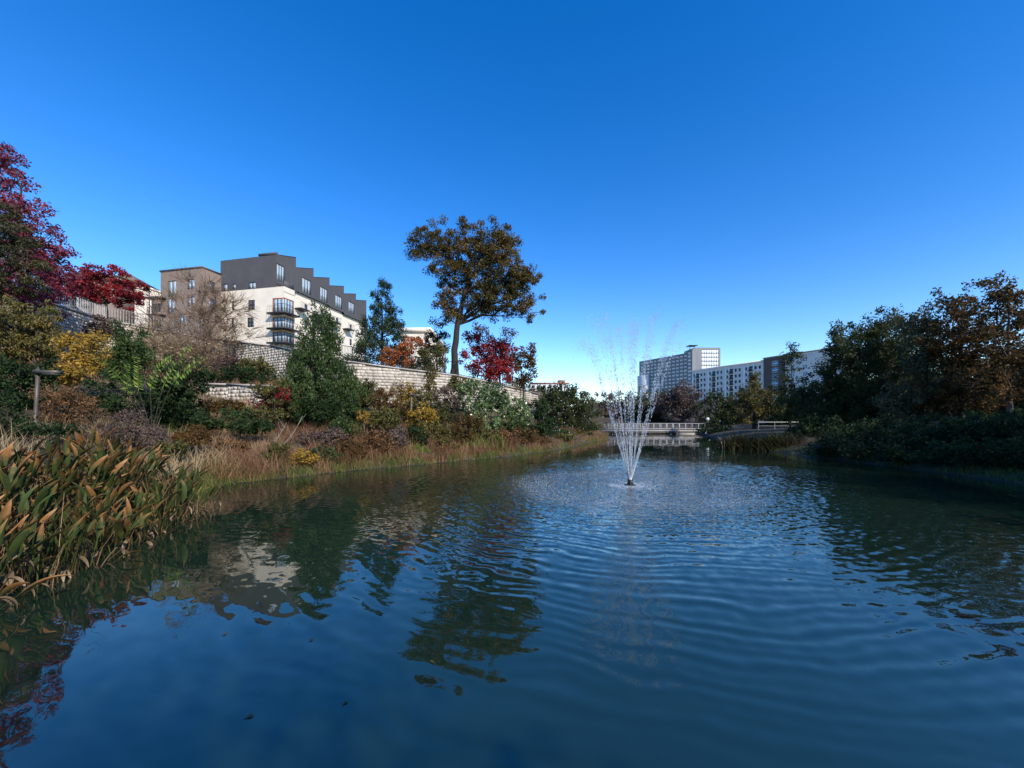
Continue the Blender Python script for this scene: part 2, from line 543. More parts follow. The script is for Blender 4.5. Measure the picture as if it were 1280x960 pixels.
def kmeans(P, k, it=6):
    C = P[rng.choice(len(P), k, replace=False)]
    for _ in range(it):
        lab = np.argmin(((P[:, None] - C[None]) ** 2).sum(-1), 1)
        for j in range(k):
            if (lab == j).any(): C[j] = P[lab == j].mean(0)
    return lab, C

def crown_points(E, n, shell):
    vol = np.array([e[1].prod() for e in E]) ** 0.75
    k = rng.choice(len(E), n, p=vol / vol.sum())
    dv = unit(rng.normal(size=(n, 3)))
    rad = rng.uniform(0, 1, n)[:, None] ** (1 / shell)
    C = np.array([e[0] for e in E])[k]; Rr = np.array([e[1] for e in E])[k]
    return C + dv * rad * Rr

def ells(d, ellipses, deep=0.85):
    m = d / F
    out = []
    for (px, py, rx, ry, *rest) in ellipses:
        dd = d + (rest[0] if rest else 0.0)
        out.append((at(px, py, dd), np.array([rx * m, rx * m * deep, ry * m]) * 1.07))
    return out

def plant(name, label, cat, d, ellipses, mat, base=None, leafpx=3.0, aspect=0.55, dens=2.4, clump=9.0, shell=2.4,
          trunk=None, bark='bark', droop=0.0, upright=0.0, flat=1.0, twigs=2, leader=True, group=None, limb_k=None,
          clump_n=None, crown_name='crown', deep=0.85, fork=None, lift=0.0, cap=42000, gap=1.0, wood=True, cone=None):
    """tree or shrub: trunk, branches to every leaf clump, and a crown of single leaves"""
    m = d / F
    E = ells(d, ellipses, deep)
    area = sum(math.pi * e[2] * e[3] for e in ellipses)
    zmin = min(e[0][2] - e[1][2] for e in E); zmax = max(e[0][2] + e[1][2] for e in E)
    cx = np.average([e[0] for e in E], axis=0, weights=[e[1].prod() for e in E])
    if base is None:
        bx, by = cx[0], cx[1]
    else:
        p = at(base[0], 500, d); bx, by = p[0], d
    B = np.array([bx, by, gz(bx, by) - 0.08])
    o = root(name, B, label, cat, group)
    nl = int(min(cap, 1.75 * dens * area / (0.5 * leafpx * leafpx * aspect)))
    nc = clump_n or max(14, int(3.6 * area / (math.pi * clump * clump) * gap))
    C = crown_points(E, nc, shell)
    if cone is not None:      # pointed crown: (apex x, apex y, base y, half width at the base, whorls)
        ax, ay, by_, hw, wh = cone
        f_ = np.sqrt(rng.uniform(0.0, 1.0, nc))
        if wh: f_ = np.clip((np.floor(f_ * wh) + rng.normal(0.5, 0.16, nc)) / wh, 0, 1)
        az = rng.uniform(0, 2 * np.pi, nc)
        rim = 1 + 0.13 * np.sin(az * 3 + f_ * 9) + 0.09 * np.sin(az * 7 - f_ * 23)
        rr_ = hw * m * (0.06 + 0.94 * f_ ** 0.85) * rim * rng.uniform(0.12, 1, nc) ** 0.45
        ap = at(ax, ay, d)
        bot = at(ax, by_, d)[2]
        C = np.stack([ap[0] + np.cos(az) * rr_, d + np.sin(az) * rr_, ap[2] + (bot - ap[2]) * f_ - (0.10 if wh else 0.0) * rr_], 1)
    C[:, 2] = np.maximum(C[:, 2], B[2] + 0.15)
    height = zmax - B[2]
    tr = trunk if trunk else max(0.03, 0.016 * height)
    # wood
    wb = MB()
    top = np.array([cx[0], cx[1], zmax - 0.18 * (zmax - zmin)])
    fz = fork if fork is not None else max(B[2] + 0.15 * height, zmin + 0.10 * (zmax - zmin))
    fk = np.array([bx + (cx[0] - bx) * 0.12, by, fz])
    n1 = 7
    lean = bez(B, np.array([bx, by, (B[2] + fz) / 2 + 0.2]), fk, n1)
    lean[1:-1, :2] += rng.normal(0, tr * 0.10, (n1 - 2, 2))
    up = bez(fk, (fk + top) / 2 + np.array([rng.normal(0, .04), rng.normal(0, .04), 0.06]) * height, top, 8)
    path = np.concatenate([lean, up[1:]])
    rad = np.concatenate([np.linspace(tr * 1.0, tr * 0.72, n1), np.linspace(tr * 0.66, tr * 0.10, 7)])
    rad[0] *= 1.45; rad[1] *= 1.08
    if wood:
        wb.tube(path, rad, 8)
        wb.build('trunk', M[bark], o, True)
    bb = MB()
    k = limb_k or max(3, nc // 14)
    k = min(k, nc)
    lab, K = kmeans(C, k)
    for j in range(k):
        mem = np.where(lab == j)[0]
        if not len(mem): continue
        cc = K[j]
        hd = np.linalg.norm(cc[:2] - fk[:2])
        z0 = min(max(fz - 0.02 * height, cc[2] - 0.75 * hd), top[2] - 0.05 * height)
        zs = path[:, 2]
        ti = int(np.argmin(abs(zs - z0)))
        s0 = path[ti]
        mid = (s0 + cc) / 2 + np.array([0, 0, 0.10 * hd])
        mid[2] = max(mid[2], min(s0[2], cc[2]))
        lp = bez(s0, mid, cc, 7)
        lp[1:-1] += rng.normal(0, 0.018 * (hd + 0.3), (5, 3))
        lr = min(rad[ti] * 0.7, tr * 0.42)
        if wood: bb.tube(lp, np.linspace(lr, max(lr * 0.22, 0.006), 7), 5, False)
        for i in mem:
            s1 = lp[rng.integers(2, 7)]
            e1 = C[i]
            mid = (s1 + e1) / 2 + rng.normal(0, 0.06, 3) * np.linalg.norm(e1 - s1) + np.array([0, 0, 0.04 * np.linalg.norm(e1 - s1)])
            if wood: bb.tube(bez(s1, mid, e1, 4), np.linspace(max(lr * 0.25, 0.2 * m), 0.12 * m, 4), 3, False)
            for _ in range(twigs):
                dv = unit(rng.normal(size=3) + np.array([0, 0, upright - droop * 0.5]) + 0.7 * unit(e1 - s1))
                e2 = e1 + dv * clump * m * rng.uniform(0.6, 1.2)
                s2 = e1 + (s1 - e1) * rng.uniform(0, 0.35)
                bb.tube(np.stack([s2, (s2 + e2) / 2 + rng.normal(0, .05, 3) * clump * m, e2]), np.array([0.14, 0.11, 0.07]) * m * 1.6, 3, False)
    if bb.n:
        bb.build('branches', M[bark], o, True)
    # leaves
    if nl > 0 and mat is not None:
        ci = rng.integers(0, nc, nl)
        csz = rng.uniform(0.55, 1.25, nc)
        dv = unit(rng.normal(size=(nl, 3)))
        rr = rng.uniform(0, 1, nl)[:, None] ** 0.5
        offs = dv * rr * (clump * m * csz[ci])[:, None]
        offs[:, 2] *= flat
        C2 = C[ci] + offs
        C2[:, 2] = np.maximum(C2[:, 2], B[2] + 0.05)
        A = dv * 0.8 + rng.normal(size=(nl, 3)) * 0.8 + np.array([0, 0, upright * 2.0 - droop * 1.6])
        Ls = leafpx * m * rng.uniform(0.65, 1.3, nl)
        V, Q = leaf_quads(C2, A, Ls, Ls * aspect * rng.uniform(0.8, 1.15, nl))
        mk(crown_name, V, Q, None, M[mat], o)
    return o

def blades(P, h0, h1, wid, lean=0.35, bend=0.5, seg=2):
    """curved ribbons (grass blades) rooted at P"""
    n = len(P)
    h = rng.uniform(h0, h1, n) * (0.78 + 0.34 * np.sin(P[:, 0] * 1.9 + 1.3 * np.sin(P[:, 1] * 0.8)) * np.sin(P[:, 1] * 1.6 + P[:, 0]))
    a = rng.uniform(0, 2 * np.pi, n)
    D = np.stack([np.cos(a), np.sin(a), np.zeros(n)], 1)
    S = np.stack([-np.sin(a), np.cos(a), np.zeros(n)], 1)
    # blades turn partly edge-on
    S = unit(S + D * rng.normal(0, 0.6, n)[:, None])
    l0 = np.abs(rng.normal(0, lean, n)); bd = rng.uniform(0.1, bend, n)
    rows = []
    for k in range(seg + 1):
        t = k / seg
        hor = h * (l0 * t + bd * t * t)
        z = h * (t - 0.45 * bd * t * t)
        c = P + D * hor[:, None] + np.array([0, 0, 1.0]) * z[:, None]
        ww = (wid * (1 - 0.75 * t) * rng.uniform(0.7, 1.2, n))[:, None]
        rows.append(np.stack([c - S * ww / 2, c + S * ww / 2], 1))
    V = np.concatenate(rows, 1)          # n, 2*(seg+1), 3
    q = np.array([[2 * k, 2 * k + 1, 2 * k + 3, 2 * k + 2] for k in range(seg)])
    Q = (np.arange(n)[:, None, None] * (2 * (seg + 1)) + q[None]).reshape(-1, 4)
    return V.reshape(-1, 3), Q

# ------------------------------------------------------------------ buildings
Z3 = np.array([0, 0, 1.0])
def wall_open(mb, O, U, Nn, w0, w1, z0, z1, holes, depth=0.18):
    """upright wall sheet with real openings and reveals. O,U,Nn are 3-vectors, holes = (s0,s1,z0,z1)"""
    O = np.array([O[0], O[1], 0.0]); 
    hs = [(max(a, w0 + .02), min(b, w1 - .02), max(c, z0 + .02), min(e, z1 - .02)) for a, b, c, e in holes]
    hs = [h for h in hs if h[1] - h[0] > 0.05 and h[3] - h[2] > 0.05]
    xs = sorted(set([w0, w1] + [v for h in hs for v in h[:2]]))
    zs = sorted(set([z0, z1] + [v for h in hs for v in h[2:]]))
    def pt(s, z, dn=0.0): return O + U * s + Z3 * z + Nn * dn
    for i in range(len(xs) - 1):
        for j in range(len(zs) - 1):
            cxm, czm = (xs[i] + xs[i + 1]) / 2, (zs[j] + zs[j + 1]) / 2
            if any(h[0] < cxm < h[1] and h[2] < czm < h[3] for h in hs): continue
            mb.add([pt(xs[i], zs[j]), pt(xs[i + 1], zs[j]), pt(xs[i + 1], zs[j + 1]), pt(xs[i], zs[j + 1])], [[0, 1, 2, 3]])
    for a, b, c, e in hs:
        cs = [(a, c), (b, c), (b, e), (a, e)]
        for k in range(4):
            p, r2 = cs[k], cs[(k + 1) % 4]
            mb.add([pt(*p), pt(*r2), pt(*r2, -depth), pt(*p, -depth)], [[0, 1, 2, 3]])

def window(parent, O, U, Nn, hole, nx=1, nz=1, frame='frame_dark', glass='glass', bar=0.07, inset=0.10, name='window'):
    s0, s1, z0, z1 = hole
    O = np.array([O[0], O[1], 0.0])
    fb = MB()
    def bx(a, b, c, e, n0, n1):
        fb.box(O + U * a + Z3 * c + Nn * n0, U * (b - a), Z3 * (e - c), Nn * (n1 - n0))
    n0, n1 = -inset - 0.05, -inset + 0.03
    bx(s0, s0 + bar, z0, z1, n0, n1); bx(s1 - bar, s1, z0, z1, n0, n1)
    bx(s0 + bar, s1 - bar, z0, z0 + bar, n0, n1); bx(s0 + bar, s1 - bar, z1 - bar, z1, n0, n1)
    xs = np.linspace(s0 + bar, s1 - bar, nx + 1); zs = np.linspace(z0 + bar, z1 - bar, nz + 1)
    for x in xs[1:-1]: bx(x - bar / 2, x + bar / 2, z0 + bar, z1 - bar, n0, n1 - 0.006)
    for z in zs[1:-1]: bx(s0 + bar, s1 - bar, z - bar / 2, z + bar / 2, n0, n1 - 0.012)
    wo_ = fb.build(name, M[frame], parent)
    for i in range(nx):
        for j in range(nz):
            g = MB()
            g.box(O + U * xs[i] + Z3 * zs[j] + Nn * (-inset - 0.02), U * (xs[i + 1] - xs[i]), Z3 * (zs[j + 1] - zs[j]), Nn * 0.015)
            g.build('pane', M[glass], wo_)
    return wo_

def px_rect(r, O, U):
    x0, y0, x1, y1 = r
    s0, _ = on_plane(x0, (y0 + y1) / 2, O, U); s1, _ = on_plane(x1, (y0 + y1) / 2, O, U)
    _, za = on_plane((x0 + x1) / 2, y0, O, U); _, zb = on_plane((x0 + x1) / 2, y1, O, U)
    return (min(s0, s1), max(s0, s1), min(za, zb), max(za, zb))

def railing_run(parent, pts, h, post_every=1, picket=0.12, mat='black_metal', pr=0.012, postr=0.03, rail=0.025, name_p='post'):
    """posts (one part each), rails, and a field of pickets too fine to pick apart"""
    pts = [np.array(p, float) for p in pts]
    pk = MB(); rl = MB()
    for a, b in zip(pts[:-1], pts[1:]):
        ln = np.linalg.norm((b - a)[:2])
        d3 = (b - a)
        for zz in (h, 0.1):
            rl.tube(np.stack([a + Z3 * zz, b + Z3 * zz]), rail, 4)
        nn = max(2, int(ln / picket))
        for t in (np.arange(nn) + 0.5) / nn:
            p = a + d3 * t
            pk.tube(np.stack([p + Z3 * 0.1, p + Z3 * h]), pr, 4, False)
    for p in pts[::post_every]:
        pb = MB(); pb.tube(np.stack([p, p + Z3 * (h + 0.05)]), postr, 4); pb.build(name_p, M[mat], parent)
    rl.build('rail', M[mat], parent)
    k = pk.build('pickets', M[mat], parent); k['kind'] = 'stuff'

# frame of the hillside housing: right-hand faces run away along U2, camera-side faces along U1
U2 = np.array([0.214, 0.977, 0.0]); U1 = np.array([-0.977, 0.214, 0.0])
N_right = np.array([0.977, -0.214, 0.0]); N_front = np.array([-0.214, -0.977, 0.0])

def stepped_building():
    A0 = np.array([-39.2, 64.0, 0.0])
    base = np.array([-39.2, 64.0, gz(-39.2, 64.0) - 0.3])
    o = root('apartment_building', base, 'cream and charcoal apartment block with roofline stepping down to the right', 'building')
    zb = 9.0
    s_left = 11.4
    z_cream = on_plane(315, 361.5, A0, U1)[1]
    top0 = on_plane(343, 318.5, A0, U1)[1]
    # -- charcoal upper storeys: six step-down units, each parapet rising a little towards its far end
    BX = [343, 370, 392, 412, 430, 445, 458]
    YN = [318.5, 334.5, 346.5, 357, 367, 375]
    YF = [322, 336, 347.5, 358, 367.5, 376]
    SOF = [(350, 356.5), (384, 369.5), (409, 380.5), (426, 389), (438, 396), (452, 402)]
    wins_px = {0: (344.5, 331, 356, 351), 1: (378, 349, 389, 367), 2: (400.5, 360, 409.5, 377), 3: (419.5, 370, 427.5, 385), 4: (436, 378, 443, 391)}
    up = MB(); holes_r = []
    OR = A0
    P = lambda s, b, z: A0 + U2 * s + U1 * b + Z3 * z
    SB = [on_plane(x, 340, OR, U2)[0] for x in BX]
    SB[0] = 0.0
    ZN = [on_plane(BX[k], YN[k], OR, U2)[1] for k in range(6)]; ZN[0] = top0
    ZF = [max(on_plane(BX[k + 1], YF[k], OR, U2)[1], ZN[k] + 0.1) for k in range(6)]
    ZL = [on_plane(*SOF[k], OR, U2)[1] for k in range(6)]
    for k in range(6):
        s0, s1, zlow = SB[k], SB[k + 1], ZL[k]
        hh = []
        if k in wins_px:
            h = px_rect(wins_px[k], OR, U2)
            hh = [(max(h[0], s0 + .12), min(h[1], s1 - .15), h[2], min(h[3], ZN[k] - 0.3))]
            holes_r.append(hh[0])
        wall_open(up, OR, U2, N_right, s0, s1, zlow, ZN[k], hh)
        up.add([P(s0, 0, ZN[k]), P(s1, 0, ZN[k]), P(s1, 0, ZF[k])], None, [[0, 1, 2]])
        up.add([P(s0, 0, ZN[k]), P(s1, 0, ZF[k]), P(s1, s_left, ZF[k]), P(s0, s_left, ZN[k])], [[0, 1, 2, 3]])
        zn = ZN[k + 1] if k < 5 else zlow - 6
        up.add([P(s1, 0, ZF[k]), P(s1, s_left, ZF[k]), P(s1, s_left, zn - 1), P(s1, 0, zn - 1)], [[0, 1, 2, 3]])
        up.add([P(s0, 0, zlow), P(s1, 0, zlow), P(s1, 1.2, zlow), P(s0, 1.2, zlow)], [[0, 1, 2, 3]])
        up.box(P(s0, -0.05, ZN[k] + 0.004), U2 * (s1 - s0) + Z3 * (ZF[k] - ZN[k]), U1 * 0.35, Z3 * 0.08)
    # camera-side face of the charcoal storeys with three openings
    hf = [px_rect(r, A0, U1) for r in ((310.5, 353, 319.5, 361.0), (290.5, 355, 294.5, 361), (279, 355, 284, 374))]
    hf = [(a, b, max(c, z_cream + .05), e) for a, b, c, e in hf]
    zsl = z_cream
    wall_open(up, A0, U1, N_front, 0, s_left, zsl, top0, hf)
    up.add([P(0, s_left, zb), P(SB[6], s_left, zb), P(SB[6], s_left, ZN[5]), P(0, s_left, top0)], [[0, 1, 2, 3]])
    # shallow raised parapet near the corner
    up.box(P(0.0, 0.004, top0 + 0.11), U2 * 0.3, U1 * 3.6, Z3 * 0.35)
    wall_u = up.build('upper_wall', M['dark_panel'], o)
    for h in holes_r:
        window(o, OR, U2, N_right, h, 3, 1, 'frame_dark', 'glass_pale', 0.09)
    for h, n in zip(hf, (2, 1, 1)):
        window(o, A0, U1, N_front, h, n, 1, 'frame_dark', 'glass_pale', 0.08)
    # -- cream lower storeys
    cr = MB()
    proud = 1.6
    C0 = A0 + N_right * proud
    hc_px = [(310, 375, 318.5, 387.5), (309, 397, 317, 409), (289.5, 376, 293, 387.5), (289, 398, 292.5, 409), (327, 430, 333, 440)]
    hc = [px_rect(r, C0 + N_front * 0.03, U1) for r in hc_px[:4]]
    OF = C0 + N_front * 0.03
    wall_open(cr, OF, U1, N_front, 0, s_left + proud, zb, z_cream, hc)
    # projecting corner tower and the recessed runs behind it
    td = 2.2
    wall_open(cr, OF, U2, N_right, 0, td, zb, z_cream, [])
    def PC(s, b, z): return A0 + U2 * s + U1 * b + Z3 * z
    cr.add([PC(0, -proud, z_cream), PC(td, -proud, z_cream), PC(td, 0.6, z_cream), PC(0, 0.6, z_cream)], [[0, 1, 2, 3]])
    cr.add([PC(td, -proud, zb), PC(td, 0.6, zb), PC(td, 0.6, z_cream), PC(td, -proud, z_cream)], [[0, 1, 2, 3]])
    small = []
    OC = A0 - N_right * 0.5
    for k in range(6):
        zlow = ZL[k]
        s0, s1 = SB[k], SB[k + 1]
        hh = [(s0 + 2.6, s0 + 3.4, zlow - 2.9, zlow - 1.5), (s0 + 2.6, s0 + 3.4, zlow - 6.0, zlow - 4.6)]
        wall_open(cr, OC, U2, N_right, s0, s1, zb - 3, zlow + 0.02, hh)
        small += hh
    cr.build('lower_wall', M['white_stucco'], o)
    for h, n in zip(hc, (2, 2, 1, 1)):
        window(o, OF, U1, N_front, h, n, 2, 'frame_dark', 'glass', 0.07)
    for h in small:
        window(o, OC, U2, N_right, h, 1, 1, 'frame_dark', 'glass', 0.07)
    # white band on top of the corner tower and terrace railing with charcoal side panel
    tb = MB()
    tb.box(PC(-0.09, -proud - 0.06, z_cream - 0.9), U2 * (td + 0.15), U1 * 0.12, Z3 * 0.03)
    tb.box(PC(0.05, -proud + 0.1, z_cream + 0.01), U2 * (td - 0.1), U1 * 0.08, Z3 * 1.0)
    tb.box(PC(td - 0.1, -proud + 0.2, z_cream + 0.01), U2 * 0.08, U1 * (proud - 0.3), Z3 * 1.3)
    tb.build('terrace_panel', M['dark_panel'], o)
    # orange corner bays with balconies
    for (y0, y1) in ((372, 391), (395.5, 410), (414, 428)):
        za = on_plane(355, y0, OF, U1)[1]; zc = on_plane(355, y1, OF, U1)[1]
        bay = MB()
        pr = 0.10
        Ob = PC(0, -proud, 0) + N_right * pr + N_front * pr
        lf, lr = 2.3, 2.0       # along front, along right
        fr = 0.16
        wf = MB()
        for (UU, NN, ln) in ((U1, N_front, lf), (U2, N_right, lr)):
            for z_ in (za - fr, zc):
                bay.box(Ob + Z3 * z_ - NN * 0.02, UU * ln, NN * 0.04, Z3 * fr)
            for s in (ln - fr,):
                bay.box(Ob + UU * s + Z3 * (zc + fr) - NN * 0.02, UU * fr, NN * 0.045, Z3 * (za - zc - 2 * fr))
        bo = bay.build('bay_window', M['orange_panel'], o)
        for (UU, NN, ln) in ((U1, N_front, lf), (U2, N_right, lr)):
            h = (0.02, ln - fr, zc + fr, za - fr)
            # frame and panes
            s = np.linspace(h[0], h[1], 4)
            fb = MB()
            for v in s: fb.box(Ob + UU * (v - 0.03) + Z3 * h[2] - NN * 0.03, UU * 0.06, NN * 0.045, Z3 * (h[3] - h[2]))
            fb.box(Ob + UU * h[0] + Z3 * (h[2] + (h[3] - h[2]) * 0.62) - NN * 0.03, UU * (h[1] - h[0]), NN * 0.035, Z3 * 0.06)
            fb.build('frame', M['frame_dark'], bo)
            for a_, b_ in zip(s[:-1], s[1:]):
                g = MB(); g.box(Ob + UU * (a_ + 0.03) + Z3 * h[2] - NN * 0.04, UU * (b_ - a_ - 0.06), NN * 0.02, Z3 * (h[3] - h[2])); g.build('pane', M['glass_pale'], bo)
        sb = MB()
        sb.box(PC(-1.1, -proud - 1.1, zc - 0.28), U2 * (lr + 1.3), U1 * (lf + 1.3), Z3 * 0.22)
        bal = sb.build('balcony', M['frame_dark'], o)
        rb = MB()
        cnr = [PC(-1.05, lf - proud + 0.1, zc - 0.06), PC(-1.05, -proud - 1.05, zc - 0.06), PC(lr + 0.1, -proud - 1.05, zc - 0.06)]
        for a_, b_ in zip(cnr[:-1], cnr[1:]):
            rb.tube(np.stack([a_ + Z3 * 1.0, b_ + Z3 * 1.0]), 0.03, 4)
            rb.tube(np.stack([a_ + Z3 * 0.5, b_ + Z3 * 0.5]), 0.012, 4)
            for t in np.linspace(0, 1, 8):
                p = a_ + (b_ - a_) * t
                rb.tube(np.stack([p, p + Z3 * 1.0]), 0.014, 4)
        rb.build('railing', M['black_metal'], bal)
    # small balconies under the overhang of the further units
    for k in range(1, 5):
        zlow = ZL[k]; ub = SB[k]
        b = MB(); b.box(PC(ub + 0.2, -0.9, zlow - 3.1), U2 * 2.2, U1 * 1.4, Z3 * 0.18)
        bal = b.build('balcony', M['frame_dark'], o)
        rb = MB()
        a_, b_ = PC(ub + 0.2, -0.87, zlow - 2.92), PC(ub + 2.4, -0.87, zlow - 2.92)
        rb.tube(np.stack([a_ + Z3, b_ + Z3]), 0.03, 4)
        for t in np.linspace(0, 1, 9):
            p = a_ + (b_ - a_) * t; rb.tube(np.stack([p, p + Z3]), 0.015, 4)
        rb.build('railing', M['black_metal'], bal)

def brown_building():
    A0 = np.array([-48.3, 60.0, 0.0])
    base = np.array([-48.3, 60.0, gz(-48.3, 60.0) - 0.3])
    o = root('brick_building', base, 'brown brick apartment block with flat roof and side balcony', 'building')
    zt = on_plane(253, 334.5, A0, U1)[1]; zb = 9.0
    sl, dp = 8.3, 3.1
    wp = [(234, 349, 243, 361.5), (234, 371, 243, 383), (210, 351, 220, 371), (209, 373, 218, 392), (224, 393, 233, 404)]
    hf = [px_rect(r, A0, U1) for r in wp]
    hr = [(1.2, 2.1, hf[0][2], hf[0][3]), (1.2, 2.1, hf[1][2], hf[1][3])]
    mb = MB()
    wall_open(mb, A0, U1, N_front, 0, sl, zb, zt, hf)
    wall_open(mb, A0, U2, N_right, 0, dp, zb, zt, hr)
    P = lambda s, b, z: A0 + U2 * s + U1 * b + Z3 * z
    mb.add([P(0, sl, zb), P(dp, sl, zb), P(dp, sl, zt), P(0, sl, zt)], [[0, 1, 2, 3]])
    mb.add([P(dp, 0, zb), P(dp, sl, zb), P(dp, sl, zt), P(dp, 0, zt)], [[0, 1, 2, 3]])
    mb.box(P(dp + 0.01, 4.2, zb), U2 * 6, U1 * 4.0, Z3 * (zt - zb - 0.3))
    mb.build('wall', M['brown_brick'], o)
    rf = MB()
    rf.box(P(-0.12, -0.12, zt), U2 * (dp + .2), U1 * (sl + .24), Z3 * 0.22)
    rf.build('roof', M['bronze_metal'], o)
    for h, n in zip(hf, (2, 2, 2, 2, 2)):
        window(o, A0, U1, N_front, h, n, 1, 'frame_dark', 'glass_pale' if n == 2 else 'glass', 0.07)
    for h in hr:
        window(o, A0, U2, N_right, h, 1, 1, 'frame_dark', 'glass', 0.07)
    # white band under the roof on the left bay
    for zz, ww in ((hf[2][2] - 0.15, 2.9), (hf[3][2] - 0.2, 2.4)):
        b = MB(); b.box(P(-1.2, sl - 1.2, zz - 0.2), U2 * 1.18, U1 * ww, Z3 * 0.2)
        bal = b.build('balcony', M['frame_dark'], o)
        rb = MB()
        cn = [P(-0.02, sl + ww - 1.25, zz), P(-1.15, sl + ww - 1.25, zz), P(-1.15, sl - 1.15, zz)]
        for a_, b_ in zip(cn[:-1], cn[1:]):
            rb.tube(np.stack([a_ + Z3 * 1.05, b_ + Z3 * 1.05]), 0.03, 4)
            for t in np.linspace(0, 1, 9):
                p = a_ + (b_ - a_) * t; rb.tube(np.stack([p, p + Z3 * 1.05]), 0.015, 4)
        rb.build('railing', M['black_metal'], bal)
    # cream side wing
    sw = MB(); hw = [px_rect((211, 373, 217, 384), P(0.4, sl, 0), U1)]
    a = P(0.5, sl + 0.01, zb); sw.box(a, U2 * 6, U1 * 2.6, Z3 * (on_plane(205, 369, A0, U1)[1] - zb))
    sw.build('side_wing', M['brown_brick'], o)

def small_house(px0, px1, ytop, yeave, d, label, wall, roofm, wins, gable=True, zb=10.0, depth=8.0, name='house'):
    a = at(px0, yeave, d); b = at(px1, yeave, d)
    o = root(name, ((a[0] + b[0]) / 2, d, gz((a[0] + b[0]) / 2, d) - 0.2), label, 'house')
    Ux = np.array([1.0, 0, 0]); Nn = np.array([0, -1.0, 0])
    O = np.array([a[0], d, 0]); wd = b[0] - a[0]; ze = a[2]; zt = at(px0, ytop, d)[2]
    zb = OFF[o.name][2]
    mb = MB()
    holes = [px_rect(r, O, Ux) for r in wins]
    wall_open(mb, O, Ux, Nn, 0, wd, zb, ze, holes)
    mb.box(O + np.array([0, 0.25, zb]), (0.05, 0, 0), (0, depth, 0), (0, 0, ze - zb))
    mb.box(O + np.array([wd - 0.05, 0.25, zb]), (0.05, 0, 0), (0, depth, 0), (0, 0, ze - zb))
    mb.add([O + np.array([0, depth, zb]), O + np.array([wd, depth, zb]), O + np.array([wd, depth, ze]), O + np.array([0, depth, ze])], [[0, 1, 2, 3]])
    mb.build('wall', M[wall], o)
    r = MB()
    e = 0.4
    if gable:
        xs = [-e, wd + e]; 
        V = [(-e, -e, ze), (wd + e, -e, ze), (wd + e, depth + e, ze), (-e, depth + e, ze), (wd * .25, depth / 2, zt), (wd * .75, depth / 2, zt)]
        V = [O + np.array(v) for v in V]
        r.add(V, [[0, 1, 5, 4], [2, 3, 4, 5], [3, 2, 1, 0]], [[1, 2, 5], [3, 0, 4]])
    else:
        r.box(O + np.array([-0.15, -0.15, ze]), (wd + .3, 0, 0), (0, depth + .3, 0), (0, 0, max(0.2, zt - ze)))
    r.build('roof', M[roofm], o)
    for h in holes:
        window(o, O, Ux, Nn, h, 2, 1, 'frame_dark', 'glass', 0.06)
    return o

